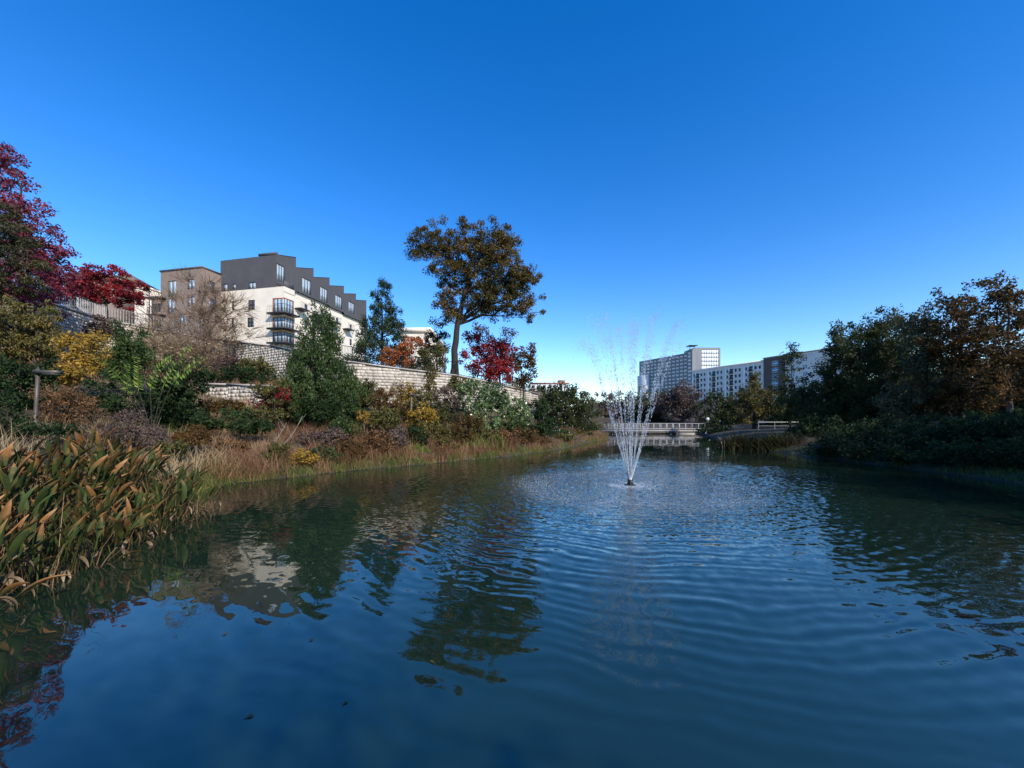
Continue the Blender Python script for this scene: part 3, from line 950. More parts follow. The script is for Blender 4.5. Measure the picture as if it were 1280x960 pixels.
def apartment_block():
    a = np.array([110.0, 235.0, 0]); b = np.array([127.7, 195.0, 0]); c = np.array([141.0, 164.0, 0])
    U = unit(b - a); Nn = np.array([-U[1], U[0], 0.0]); Nn = -Nn if Nn[0] > 0 else Nn
    zt = 33.0; zb = 9.0; fl = 3.15
    o = root('apartment_block', (a[0], a[1], zb), 'long grey and white apartment block with stacked balconies', 'building')
    L = np.linalg.norm(b - a); L2 = np.linalg.norm(c - a)
    Up = np.array([-Nn[0], -Nn[1], 0])
    bays = []
    nb = 4
    bw = L / nb
    wl = MB(); wh = []; balc = []
    for k in range(nb):
        s0 = k * bw
        for f in range(6):
            z = zt - 1.0 - fl * (f + 1)
            wh.append((s0 + 1.0, s0 + 2.1, z + 0.7, z + 2.3))
            wh.append((s0 + 5.9, s0 + 7.2, z + 0.7, z + 2.3))
            wh.append((s0 + 8.2, s0 + 9.4, z + 0.7, z + 2.3))
            balc.append((s0 + 2.9, s0 + 5.1, z + 0.1, z + 2.5))
    # light wall field on the bay strips, grey between
    wall_open(wl, a, U, Nn, 0, L, zb, zt, wh + balc, 0.5)
    wl.box(a + Z3 * zb + Up * 1.8, U * L, Up * 14, Z3 * (zt - zb - 0.05))
    wl.build('wall', M['apt_grey'], o)
    st = MB()
    for k in range(nb):
        s0 = k * bw
        for (p, q_) in ((0.15, 0.85), (2.25, 2.75), (5.25, 5.75)):
            st.box(a + U * (s0 + p) + Z3 * zb + Nn * 0.003, U * (q_ - p), Nn * 0.12, Z3 * (zt - zb - 0.6))
    st.build('pilasters', M['apt_white'], o)
    cp = MB(); cp.box(a - U * 0.3 + Nn * 0.5 + Z3 * zt, U * (L + 0.3), Up * 17, Z3 * 0.7)
    cp.build('cornice', M['apt_white'], o)
    bb_ = MB(); bb_.box(a + Nn * 0.13 + Z3 * zb, U * L, Nn * 0.3, Z3 * 5.5); bb_.build('base_storey', M['brick_red'], o)
    for h in wh:
        if h[2] < zb + 5.6: continue
        window(o, a, U, Nn, h, 1, 1, 'frame_dark', 'glass', 0.12, 0.3)
    for h in balc:
        if h[2] < zb + 5.6: continue
        window(o, a, U, Nn, h, 2, 1, 'frame_dark', 'glass', 0.12, 0.4, name='balcony_door')
        m_ = MB(); m_.box(a + U * (h[0] - 0.15) + Z3 * (h[2] - 0.15) + Nn * 0.01, U * (h[1] - h[0] + 0.3), Nn * 1.3, Z3 * 0.15)
        s_ = m_.build('balcony', M['frame_dark'], o)
        r_ = MB()
        for t in np.linspace(0, 1, 9):
            p = a + U * (h[0] - 0.1 + (h[1] - h[0] + 0.2) * t) + Nn * 1.25 + Z3 * h[2]
            r_.tube(np.stack([p, p + Z3 * 1.0]), 0.04, 4)
        r_.box(a + U * (h[0] - 0.1) + Nn * 1.2 + Z3 * (h[2] + 1.0), U * (h[1] - h[0] + 0.2), Nn * 0.08, Z3 * 0.08)
        r_.build('railing', M['frame_dark'], s_)
    # darker near wing with tall blue stair windows
    dk = MB(); zt2 = zt + 1.2
    dh = []
    for f in range(6):
        z = zt2 - 1.6 - 3.3 * (f + 1)
        dh.append((4.0, 7.2, z + 0.5, z + 3.1)); dh.append((12.5, 14.5, z + 0.8, z + 2.6)); dh.append((18, 20, z + 0.8, z + 2.6))
    wall_open(dk, b + Nn * 0.4, U, Nn, 0.0, 10.5, zb, zt2, dh[0::3], 0.4)
    lt = MB(); wall_open(lt, b + Nn * 0.4, U, Nn, 10.5, L2 - L, zb, zt2, dh[1::3] + dh[2::3], 0.4); lt.build('light_wing', M['apt_grey'], o)
    dk.box(b + Nn * 0.4 + Up * 1.2 + Z3 * zb, U * (L2 - L), Up * 14, Z3 * (zt2 - zb - 0.05))
    dk.add([b + Nn * 0.4 + Z3 * zb, b + Nn * 0.4 + Up * 4 + Z3 * zb, b + Nn * 0.4 + Up * 4 + Z3 * zt2, b + Nn * 0.4 + Z3 * zt2], [[0, 1, 2, 3]])
    dk.build('dark_wing', M['apt_dark'], o)
    c2 = MB(); c2.box(b + Nn * 0.7 - U * 0.2 + Z3 * zt2, U * (L2 - L + 0.4), Up * 16, Z3 * 0.5); c2.build('wing_cornice', M['roof_grey'], o)
    for h in dh:
        if h[2] < zb + 3: continue
        window(o, b + Nn * 0.4, U, Nn, h, 2, 1, 'frame_white', 'glass_blue', 0.16, 0.25)

def tower_block():
    a = np.array([182.4, 390.0, 0]); b = np.array([149.5, 452.0, 0])
    U = unit(b - a); Nn = np.array([-U[1], U[0], 0.0]); Nn = -Nn if Nn[0] > 0 else Nn
    zt = on_plane(862, 440.5, a, U)[1]; zb = 10.0
    o = root('office_tower', (a[0], a[1], zb), 'tall grey office tower with grid of pale windows above trees', 'building')
    L = np.linalg.norm(b - a)
    fl = 3.75; nx = 13
    holes = []
    for f in range(13):
        z = zt - 1.2 - fl * (f + 1)
        if z < 24: continue
        for k in range(nx):
            s0 = 5.5 + k * (L - 6.5) / nx
            holes.append((s0 + 0.5, s0 + (L - 6.5) / nx - 0.5, z + 0.9, z + 3.1))
    mb = MB()
    wall_open(mb, a, U, Nn, 0, L, zb, zt, holes, 0.6)
    Up = -Nn
    mb.box(a + Up * 2.0 + Z3 * zb + U * 0.3, U * (L - 0.6), Up * 22, Z3 * (zt - zb - 0.05))
    mb.build('wall', M['tower_grey'], o)
    for h in holes:
        window(o, a, U, Nn, h, 1, 1, 'tower_frame', 'tower_glass', 0.25, 0.3)
    # white end bay with bright windows
    wb_ = MB(); hh = []
    for f in range(11):
        z = zt + 1.0 - fl * (f + 1)
        hh.append((0.8, 4.2, z + 0.9, z + 3.0))
    wall_open(wb_, a + Nn * 0.8, U, Nn, -1.0, 5.0, zb, zt + 2.2, hh, 0.5)
    wb_.add([a + Nn * .8 - U + Z3 * zb, a - U + Up * 6 + Z3 * zb, a - U + Up * 6 + Z3 * (zt + 2.2), a + Nn * .8 - U + Z3 * (zt + 2.2)], [[0, 1, 2, 3]])
    wb_.build('end_bay', M['tower_grey'], o)
    for h in hh: window(o, a + Nn * 0.8, U, Nn, h, 1, 1, 'frame_white', 'tower_glass', 0.2, 0.3)
    # camera-side block with a big pale glass field framed in charcoal
    c0 = at(867, 500, 391); c1 = at(900.5, 500, 391)
    z2 = at(870, 434.5, 391)[2]
    O = np.array([c0[0], 391.0, 0]); wd = c1[0] - c0[0]
    X = np.array([1.0, 0, 0]); Ny = np.array([0, -1.0, 0])
    g0 = (8.0, wd - 1.6, at(870, 483, 391)[2], z2 - 2.0)
    fb = MB(); wall_open(fb, O, X, Ny, 0, wd, zb, z2, [g0], 0.8)
    fb.box(O + np.array([0.2, 2, zb]), (wd - 0.4, 0, 0), (0, 20, 0), (0, 0, z2 - zb - 0.05))
    fb.build('glass_block', M['tower_grey'], o)
    window(o, O, X, Ny, g0, 7, 9, 'tower_frame', 'tower_glass', 0.18, 0.4, name='glass_field')
    rf = MB(); rf.box(O + np.array([-3.5, 2, z2 + 2.6]), (9, 0, 0), (0, 8, 0), (0, 0, 0.5))
    rf.tube([O + np.array([-1.5, 5, z2 - 2]), O + np.array([-1.5, 5, z2 + 2.6])], 0.3, 6)
    rf.tube([O + np.array([3.0, 5, z2 - 2]), O + np.array([3.0, 5, z2 + 2.6])], 0.3, 6)
    rf.build('roof_canopy', M['frame_dark'], o)
    lp = MB(); q0 = on_plane(811, 475, a + Nn * 0.9, U)[0]; q1 = on_plane(797.5, 475, a + Nn * 0.9, U)[0]
    za = on_plane(804, 469, a + Nn, U)[1]
    lp.box(a + Nn * 0.02 + U * q0 + Z3 * zb, U * (q1 - q0), Nn * 2.0, Z3 * (za - zb)); lp.build('pale_annex', M['apt_grey'], o)
M['tower_frame'] = plain('tower_window_frame', (0.12, 0.13, 0.15), 0.5, 0.1, 0.3)
M['tower_glass'] = glassmat('tower_glass', (0.78, 0.84, 0.90), 0.15)

def far_building(name, label, px0, px1, ytop, d, zb, wall, rows, cols, fl, glass='glass', zcap=0.6, box=None):
    a = at(px0, ytop, d); b = at(px1, ytop, d)
    O = np.array([a[0], d, 0]); wd = b[0] - a[0]; zt = a[2]
    X = np.array([1.0, 0, 0]); Ny = np.array([0, -1.0, 0])
    o = root(name, (O[0], d, zb), label, 'building')
    holes = []
    for r_ in range(rows):
        z = zt - fl * (r_ + 1)
        for c_ in range(cols):
            s0 = (c_ + 0.2) * wd / cols
            holes.append((s0, s0 + 0.6 * wd / cols, z + 0.8, z + fl - 0.7))
    mb = MB(); wall_open(mb, O, X, Ny, 0, wd, zb, zt, holes, 0.4)
    mb.box(O + np.array([0.05, 1.0, zb]), (wd - .1, 0, 0), (0, 15, 0), (0, 0, zt - zb - 0.05))
    mb.build('wall', M[wall], o)
    rf = MB(); rf.box(O + np.array([-0.4, -0.4, zt]), (wd + .8, 0, 0), (0, 16.5, 0), (0, 0, zcap)); rf.build('roof', M['brick_red'] if wall != 'white_stucco' else M['white_stucco'], o)
    for h in holes: window(o, O, X, Ny, h, 1, 1, 'frame_white', glass, 0.15, 0.2)
    if box:
        p0 = at(box[0], box[2], d); p1 = at(box[1], box[2], d)
        rb = MB(); rb.box((p0[0], d + 2, zt + zcap), (p1[0] - p0[0], 0, 0), (0, 8, 0), (0, 0, max(0.5, p0[2] - zt - zcap))); rb.build('roof_box', M['brown_brick'], o)
    return o

stepped_building()
brown_building()
small_house(80, 112, 331, 342, 66, 'tan hillside house with low brown roof left of the crimson maple', 'brown_brick', 'roof_brown', [(98, 347, 104, 354)])
small_house(113, 148, 334, 345, 74, 'house with brown hipped roof behind the crimson maple', 'brown_brick', 'roof_brown', [(128, 346, 134, 354)])
small_house(168, 186, 359, 361, 70, 'small cream flat-roofed house beside the brown brick block', 'white_stucco', 'white_stucco', [(170, 372, 177, 381)], gable=False)
small_house(186, 200, 366, 373, 78, 'small brown-roofed house in the gap before the brick block', 'brown_brick', 'roof_brown', [(189, 377, 193, 384)])
far_building('terrace_building', 'pale flat-roofed building behind the orange bush above the wall', 500, 536, 415, 60, 6.0, 'white_stucco', 2, 4, 3.2)
far_building('far_apartment_building', 'far white building with brick roof edge beyond the left bank trees', 663, 711, 480, 240, 6.0, 'apt_white', 4, 7, 3.6, 'glass', 0.9, (699, 707, 474.5))
apartment_block()
tower_block()

# ------------------------------------------------------------------ retaining walls with railings
def block_wall(name, label, pts, bw=0.36, bh=0.225, rail=None, group=None):
    """pts: (x, y, zfoot, ztop). Courses of split-faced blocks, each with its own depth and chamfer"""
    P = np.array(pts, float)
    o = root(name, (P[0][0], P[0][1], P[0][2] - 0.2), label, 'wall')
    core = MB(); blk = MB(); cop = MB()
    for a, b in zip(P[:-1], P[1:]):
        d = b[:2] - a[:2]; ln = np.linalg.norm(d); d /= ln
        U = np.array([d[0], d[1], 0]); Nn = np.array([d[1], -d[0], 0])
        if Nn @ np.array([0 - a[0], 5 - a[1], 0]) < 0: Nn = -Nn
        a3 = np.array([a[0], a[1], 0]); b3 = np.array([b[0], b[1], 0])
        V = [a3 + Z3 * (a[2] - .4), b3 + Z3 * (b[2] - .4), b3 + Z3 * b[3], a3 + Z3 * a[3]]
        V2 = [v - Nn * 0.5 for v in V]
        core.add(V + V2, [[0, 1, 2, 3], [7, 6, 5, 4], [3, 2, 6, 7], [0, 3, 7, 4], [1, 5, 6, 2]])
        z0 = min(a[2], b[2]) - 0.4
        for r_ in range(int((max(a[3], b[3]) - z0) / bh) + 1):
            s = -rng.uniform(0, bw)
            while s < ln:
                w_ = bw * rng.choice([0.6, 0.85, 1.0, 1.45])
                s0, s1 = max(s + 0.012, 0), min(s + w_ - 0.012, ln)
                s += w_
                if s1 - s0 < 0.08: continue
                t = (s0 + s1) / 2 / ln
                zc0, zc1 = z0 + r_ * bh + 0.01, z0 + (r_ + 1) * bh - 0.01
                ztop = a[3] + (b[3] - a[3]) * t; zf = a[2] + (b[2] - a[2]) * t - 0.4
                if zc1 > ztop + 0.02 or zc1 < zf: continue
                pr = rng.uniform(0.03, 0.075); ch = 0.014
                o0 = a3 + Nn * 0.002
                f = [(s0, zc0), (s1, zc0), (s1, zc1), (s0, zc1)]
                g_ = [(s0 + ch, zc0 + ch), (s1 - ch, zc0 + ch), (s1 - ch, zc1 - ch), (s0 + ch, zc1 - ch)]
                V = [o0 + U * x + Z3 * z for x, z in f] + [o0 + U * x + Z3 * z + Nn * (pr + rng.uniform(-.012, .012)) for x, z in g_]
                blk.add(V, [[4, 5, 6, 7], [0, 1, 5, 4], [1, 2, 6, 5], [2, 3, 7, 6], [3, 0, 4, 7]])
        cop.box(a3 + Z3 * (a[3] + .004) + Nn * 0.13, b3 - a3 + Z3 * (b[3] - a[3]), -Nn * 0.5, Z3 * 0.10)
    core.build('backing', M['mortar'], o)
    k = blk.build('blocks', M['block'], o); k['kind'] = 'stuff'
    cop.build('coping', M['coping'], o)
    return o

def densify(pts, step=2.0):
    out = []
    for a, b in zip(pts[:-1], pts[1:]):
        a, b = np.array(a, float), np.array(b, float)
        n = max(1, int(round(np.linalg.norm((b - a)[:2]) / step)))
        for i in range(n): out.append(a + (b - a) * i / n)
    out.append(np.array(pts[-1], float))
    return out

def smooth_path(pts, n=6):
    P = np.array(pts, float); out = []
    for i in range(len(P) - 1):
        p0, p1, p2, p3 = P[max(i - 1, 0)], P[i], P[i + 1], P[min(i + 2, len(P) - 1)]
        for t in np.arange(n) / n:
            out.append(0.5 * (2 * p1 + (p2 - p0) * t + (2 * p0 - 5 * p1 + 4 * p2 - p3) * t ** 2 + (3 * p1 - p0 - 3 * p2 + p3) * t ** 3))
    out.append(P[-1])
    return np.array(out)

def wall_pts(i0, i1):
    return [(ST[i][2][0], ST[i][2][1], ST[i][2][2], ST[i][3] + 0.05) for i in range(i0, i1 + 1)]
block_wall('retaining_wall', 'pale block retaining wall below white-slatted fence on the left hillside', wall_pts(2, 5))
block_wall('retaining_wall', 'pale block retaining wall behind the bare tree and big conifer', wall_pts(5, 7))
block_wall('retaining_wall', 'long pale block retaining wall running below the tall oak', wall_pts(7, 11))
lw = [at(252, 481, 24.6), at(285, 481.5, 24), at(322, 483, 23.2), at(350, 484, 22.4)]
block_wall('retaining_wall', 'short sunlit cream block wall low on the bank beside the conifer', [(p[0], p[1], p[2] - 1.1, p[2]) for p in lw])

def fence_on(name, label, pts, h, mat, picket, pr, inset=0.25):
    P = densify(pts, 2.4)
    o = root(name, P[0], label, 'fence')
    railing_run(o, P, h, 1, picket, mat, pr)
    return o
fp = [(ST[i][2][0] - 0.25 * (i < 5), ST[i][2][1] + 0.3, ST[i][3] + 0.16) for i in range(2, 6)]
fence_on('fence', 'white slatted railing on the wall below the crimson maple', fp, 1.15, 'fence_metal', 0.17, 0.026)
fp = [(ST[i][2][0], ST[i][2][1] + 0.35, ST[i][3] + 0.16) for i in range(6, 12)]
fence_on('fence', 'thin black railing along the top of the long wall', fp, 1.1, 'black_metal', 0.16, 0.010)

# ------------------------------------------------------------------ lamps and poles
def path_lamp(name, label, px, ybot, ytop, d, arm_px, mat):
    b = at(px[0], ybot, d); t = at(px[1], ytop, d)
    b[2] = min(b[2], gz(b[0], b[1])) - 0.05
    o = root(name, b, label, 'lamp')
    p = MB(); p.tube(np.stack([b, (b + t) / 2, t]), [0.06, 0.052, 0.048], 8); p.build('pole', M[mat], o, True)
    c = MB(); c.cbox((t[0], t[1], t[2] + 0.03), 0.16, 0.16, 0.12); c.tube([t + Z3 * 0.09, t + Z3 * 0.20], [0.05, 0.01], 6); c.build('cap', M[mat], o)
    m = d / F
    h = MB(); h.box((t[0] - 0.05 * m, t[1] - 0.11, t[2] - 0.03), (arm_px * m, 0, 0), (0, 0.22, 0), (0, 0, 0.10)); h.build('lamp_head', M['bronze_metal'], o)
    g = MB(); g.box((t[0] + arm_px * m * 0.3, t[1] - 0.08, t[2] - 0.045), (arm_px * m * 0.62, 0, 0), (0, 0.16, 0), (0, 0, 0.012)); g.build('diffuser', M['lamp_white'], o)
path_lamp('path_lamp', 'bronze path lamp with flat sideways head among shrubs at far left', (43, 47.5), 545, 466, 12.3, 27, 'bronze_metal')
path_lamp('path_lamp', 'slim path lamp with flat head in front of the long wall', (513.5, 514.5), 528, 494.5, 23, 11, 'pale_bark')
pole_b = at(115.5, 380, 37.5)
pole_b[2] = gz(pole_b[0], pole_b[1]) - 0.1
po = root('wooden_pole', pole_b, 'plain brown post standing in front of the crimson maple', 'pole')
pm = MB(); pt_ = at(115.5, 344.5, 37.5); pm.tube([pole_b, (pole_b + pt_) / 2, pt_], [0.09, 0.085, 0.08], 8); pm.build('shaft', M['twig'], po, True)
pm = MB(); pm.tube([pt_ + Z3 * 0.005, pt_ + Z3 * 0.08], [0.1, 0.06], 8); pm.build('cap', M['bronze_metal'], po)

# ------------------------------------------------------------------ footbridge
def footbridge():
    a = at(752, 538.5, 66.5); b = at(881, 538.5, 66.5)
    z = a[2]
    o = root('footbridge', (a[0], 66.5, -0.5), 'low grey footbridge with pale railing across the far end of the pond', 'bridge')
    y = 66.5
    n = 16
    dk = MB(); dk.box((a[0], y, z - 0.32), (b[0] - a[0], 0, 0), (0, 2.4, 0), (0, 0, 0.28)); dk.build('deck', M['deck'], o)
    ed = MB(); ed.box((a[0], y - 0.06, z - 0.10), (b[0] - a[0], 0, 0), (0, 0.055, 0), (0, 0, 0.24)); ed.build('edge_beam', M['bridge_metal'], o)
    ab = MB()
    m0 = at(846, 540, 66.5)[0]
    ab.box((m0, y + 0.1, -1.2), (b[0] - m0, 0, 0), (0, 2.2, 0), (0, 0, z - 0.33 + 1.2)); ab.build('abutment', M['concrete'], o)
    for x in np.linspace(a[0] + 1.5, m0 - 1.5, 4):
        pb = MB(); pb.tube([(x, y + 0.5, -1.2), (x, y + 0.5, z - 0.325)], 0.16, 8); pb.build('pile', M['deck'], o)
    for yy in (y - 0.02, y + 2.35):
        for x in np.linspace(a[0], b[0], n + 1):
            pb = MB(); pb.cbox((x, yy, z + 0.62), 0.12, 0.07, 1.22); pb.build('post', M['bridge_metal'], o)
        for h_ in (1.22, 0.30):
            rl = MB(); rl.box((a[0], yy - 0.05, z + h_), (b[0] - a[0], 0, 0), (0, 0.10, 0), (0, 0, 0.09)); rl.build('rail', M['bridge_metal'], o)
        wr = MB()
        for x in np.linspace(a[0], b[0], n * 4 + 1):
            wr.tube([(x, yy, z + 0.35), (x, yy, z + 1.22)], 0.02, 4, False)
        k = wr.build('pickets', M['bridge_metal'], o); k['kind'] = 'stuff'
    # globe light on the end post
    g = at(882, 526.0, 66.5)
    lo = root('globe_lamp', (g[0] + 0.25, 66.3, gz(g[0] + .25, 66.3) - 0.2), 'white globe lamp on a post at the right end of the footbridge', 'lamp')
    p = MB(); p.tube([(g[0] + .25, 66.3, OFF[lo.name][2]), (g[0] + .25, 66.3, g[2])], 0.05, 8); p.build('post', M['bronze_metal'], lo)
    th = np.linspace(-math.pi / 2, math.pi / 2, 9)
    p = MB(); p.tube([(g[0] + .25, 66.3, g[2] + 0.3 + 0.28 * math.sin(t)) for t in th], [0.28 * max(math.cos(t), 0.05) for t in th], 12); p.build('globe', M['lamp_white'], lo, True)
footbridge()
ra = at(948, 538, 50); rb_ = at(1012, 538, 47)
pts = densify([(ra[0], 50, 1.05), (rb_[0], 47, 1.05)], 1.6)
ro = root('handrail', pts[0], 'pale handrail above the dark reeds on the right bank', 'railing')
for p in pts:
    m = MB(); m.tube([p - Z3 * .3, p + Z3 * 0.95], 0.025, 6); m.build('post', M['bridge_metal'], ro)
m = MB(); m.tube([pts[0] + Z3 * 0.98, pts[-1] + Z3 * 0.98], 0.055, 6); m.build('rail', M['bridge_metal'], ro)
m = MB(); m.tube([pts[0] + Z3 * 0.5, pts[-1] + Z3 * 0.5], 0.02, 6); m.build('lower_rail', M['bridge_metal'], ro)
pa = at(1121, 540, 26); pb_ = at(1150, 540, 25)
pts = densify([(pa[0], 26, gz(pa[0], 26)), (pb_[0] + 2, 25, gz(pb_[0] + 2, 25))], 1.7)
fo = root('fence', pts[0], 'dark metal fence in deep shade under the right bank trees', 'fence')
railing_run(fo, pts, 1.15, 1, 0.12, 'black_metal', 0.010)

# ------------------------------------------------------------------ fountain
def fountain():
    o = root('fountain', (FX, FY, -0.4), 'floating fountain throwing a tall vase of water jets', 'fountain')
    nz = MB(); nz.tube([(FX, FY, -0.3), (FX, FY, 0.06), (FX, FY, 0.12), (FX, FY, 0.2)], [0.10, 0.10, 0.075, 0.085], 12); nz.build('nozzle', M['black_metal'], o, True)
    fl = MB(); fl.tube([(FX, FY, -0.2), (FX, FY, 0.03), (FX, FY, 0.05)], [0.17, 0.17, 0.13], 16); fl.build('float_collar', M['black_metal'], o, True)
    ico_v = np.array([[0, 0, 1], [.894, 0, .447], [.276, .851, .447], [-.724, .526, .447], [-.724, -.526, .447], [.276, -.851, .447],
                      [.724, .526, -.447], [-.276, .851, -.447], [-.894, 0, -.447], [-.276, -.851, -.447], [.724, -.526, -.447], [0, 0, -1]])
    ico_t = np.array([[0, 1, 2], [0, 2, 3], [0, 3, 4], [0, 4, 5], [0, 5, 1], [1, 6, 2], [2, 7, 3], [3, 8, 4], [4, 9, 5], [5, 10, 1],
                      [2, 6, 7], [3, 7, 8], [4, 8, 9], [5, 9, 10], [1, 10, 6], [11, 7, 6], [11, 8, 7], [11, 9, 8], [11, 10, 9], [11, 6, 10]])
    def drops(C, Vel, rad, stretch):
        n = len(C)
        T = unit(Vel)
        X = unit(np.cross(T, np.array([0.31, 0.77, 0.2]))); Y = np.cross(T, X)
        V = C[:, None] + rad[:, None, None] * (ico_v[None, :, 0:1] * X[:, None] + ico_v[None, :, 1:2] * Y[:, None] + (ico_v[None, :, 2:3] * stretch[:, None, None]) * T[:, None])
        t = (np.arange(n)[:, None, None] * 12 + ico_t[None]).reshape(-1, 3)
        return V.reshape(-1, 3), t
    g = 9.81
    specs = []
    for k in range(14): specs.append((2 * math.pi * (k + rng.uniform(-.15, .15)) / 14, rng.uniform(1.55, 1.95), rng.uniform(9.2, 9.9)))
    for k in range(7): specs.append((2 * math.pi * (k + 0.3) / 7, rng.uniform(0.7, 1.05), rng.uniform(9.4, 10.0)))
    for k in range(3): specs.append((2 * math.pi * (k + 0.1) / 3, rng.uniform(0.12, 0.4), rng.uniform(9.7, 10.1)))
    fall_C, fall_V = [], []
    for az, vr, vz in specs:
        dv = np.array([math.cos(az), math.sin(az), 0])
        p0 = np.array([FX, FY, 0.2]) + dv * 0.04
        tt = 2 * vz / g
        # drops on the way up and over the top: the air slows their spread, gaps grow with time
        kd = 1.35
        def pos(t): return p0 + dv * (vr * 1.2 * (1 - np.exp(-kd * t)) + 0.95 * np.maximum(t - 1.0, 0) * vr / 1.75)[:, None] + Z3 * (vz * t - g * t * t / 2)[:, None]
        def vel(t): return dv * (vr * 1.2 * kd * np.exp(-kd * t))[:, None] + Z3 * (vz - g * t)[:, None]
        n = 760
        t = rng.uniform(0.03, 1.0, n) ** 1.2 * 1.08
        pulse = (np.sin(t * rng.uniform(45, 90) + 4 * np.sin(t * 9) + rng.uniform(0, 6)) + 1) * 0.5
        keep = rng.uniform(0, 1, n) < (0.25 + 0.75 * pulse) * np.clip(1.30 - 0.62 * t, 0.1, 1)
        t = t[keep]
        sp = (0.006 + 0.095 * t ** 1.5)[:, None] * rng.normal(size=(len(t), 3))
        C = pos(t) + sp
        rad = rng.uniform(0.0022, 0.0062, len(t)) * (1 + 0.55 * t)
        stv = 1.1 + 4.5 * np.clip(1 - t, 0, 1) ** 1.3 + rng.uniform(0, 0.8, len(t))
        Vd, Td = drops(C, vel(t), rad, stv)
        # solid thread of water near the nozzle
        tb = MB()
        ts = np.linspace(0, 0.13, 7)
        tb.tube(pos(ts), np.linspace(0.010, 0.004, 7), 5)
        tb.add(Vd, None, Td)
        jt = tb.build('jet', M['drops'], o, True); jt['kind'] = 'stuff'
        n = 30
        t = rng.uniform(1.0, 0.98 * tt, n)
        fall_C.append(pos(t) + 0.22 * rng.normal(size=(n, 3))); fall_V.append(vel(t))
    C = np.concatenate(fall_C); Vl = np.concatenate(fall_V)
    k = C[:, 2] > 0.02; C, Vl = C[k], Vl[k]
    Vd, Td = drops(C, Vl, rng.uniform(0.004, 0.010, len(C)), rng.uniform(1.2, 2.6, len(C)))
    f = mk('falling_drops', Vd, None, Td, M['drops'], o, True); f['kind'] = 'stuff'
    # splashes where the drops come down
    n = 5500
    a = rng.uniform(0, 2 * np.pi, n); rr = np.where(rng.uniform(0, 1, n) < 0.75, rng.normal(3.0, 0.48, n), rng.normal(1.6, 0.6, n))
    rr *= 1 + 0.07 * np.sin(a * 5 + 1)
    C = np.stack([FX + np.cos(a) * rr, FY + np.sin(a) * rr, np.abs(rng.normal(0, 0.035, n)) + 0.004], 1)
    Vd, Td = drops(C, np.tile(Z3, (n, 1)) + rng.normal(0, .2, (n, 3)), rng.uniform(0.002, 0.0065, n), rng.uniform(0.8, 2.2, n))
    f = mk('splash_drops', Vd, None, Td, M['drops'], o, True); f['kind'] = 'stuff'
    n = 900
    a = rng.uniform(0, 2 * np.pi, n); rr = np.abs(rng.normal(0.15, 0.38, n)) + 0.2
    C = np.stack([FX + np.cos(a) * rr, FY + np.sin(a) * rr, np.abs(rng.normal(0, 0.02, n)) + 0.004], 1)
    Vd, Td = drops(C, np.tile(Z3, (n, 1)), rng.uniform(0.004, 0.013, n), rng.uniform(0.6, 1.3, n))
    f = mk('foam_drops', Vd, None, Td, M['drops'], o, True); f['kind'] = 'stuff'
fountain()

# ------------------------------------------------------------------ leaf colours
M['oak_leaf'] = leafmat('oak_leaf', [(0.034, 0.036, 0.010), (0.072, 0.062, 0.015), (0.125, 0.082, 0.018), (0.190, 0.100, 0.022)], 0.25, patch=0.35, bright=1.05)
M['dark_green'] = leafmat('dark_green_leaf', [(0.012, 0.026, 0.010), (0.026, 0.050, 0.018), (0.050, 0.080, 0.026)], 0.25, bright=1.0, spec=0.08)
M['pine_needle'] = leafmat('pine_needle', [(0.014, 0.030, 0.016), (0.032, 0.055, 0.026), (0.056, 0.080, 0.036)], 0.15, spec=0.1, bright=1.1)
M['juniper'] = leafmat('juniper_spray', [(0.014, 0.032, 0.010), (0.036, 0.066, 0.016), (0.080, 0.115, 0.030)], 0.2, patch=1.1, bright=1.1)
M['olive'] = leafmat('olive_leaf', [(0.034, 0.038, 0.012), (0.075, 0.075, 0.020), (0.130, 0.105, 0.030)], 0.3)
M['yellow'] = leafmat('yellow_leaf', [(0.10, 0.080, 0.018), (0.24, 0.155, 0.025), (0.38, 0.22, 0.03)], 0.35, patch=1.2)
M['crimson'] = leafmat('crimson_leaf', [(0.080, 0.010, 0.014), (0.19, 0.016, 0.020), (0.32, 0.030, 0.026)], 0.35)
M['plum'] = leafmat('plum_leaf', [(0.070, 0.018, 0.034), (0.140, 0.026, 0.050), (0.24, 0.036, 0.050)], 0.3)
M['magnolia'] = leafmat('glossy_green_leaf', [(0.032, 0.058, 0.020), (0.075, 0.120, 0.038), (0.16, 0.21, 0.08)], 0.15, 0.3, spec=0.6)
M['bronze_green'] = leafmat('bronze_green_spray', [(0.016, 0.018, 0.008), (0.036, 0.036, 0.014), (0.070, 0.058, 0.020)], 0.2)
M['orange'] = leafmat('orange_leaf', [(0.16, 0.045, 0.015), (0.30, 0.085, 0.02), (0.40, 0.14, 0.03)], 0.35)
M['russet'] = leafmat('russet_leaf', [(0.060, 0.040, 0.018), (0.12, 0.065, 0.028), (0.20, 0.095, 0.036)], 0.3, patch=1.5)
M['rust'] = leafmat('rust_leaf', [(0.040, 0.036, 0.014), (0.090, 0.058, 0.020), (0.19, 0.095, 0.032)], 0.3, bright=1.1, spec=0.1)
M['grey_green'] = leafmat('grey_green_leaf', [(0.036, 0.042, 0.022), (0.075, 0.080, 0.040), (0.13, 0.125, 0.062)], 0.3)
M['willow_green'] = leafmat('small_green_leaf', [(0.020, 0.030, 0.010), (0.045, 0.060, 0.020), (0.085, 0.095, 0.035)], 0.3, bright=1.1, spec=0.08)
M['mauve'] = leafmat('mauve_brown_leaf', [(0.052, 0.036, 0.034), (0.090, 0.062, 0.052), (0.13, 0.095, 0.070)], 0.3)
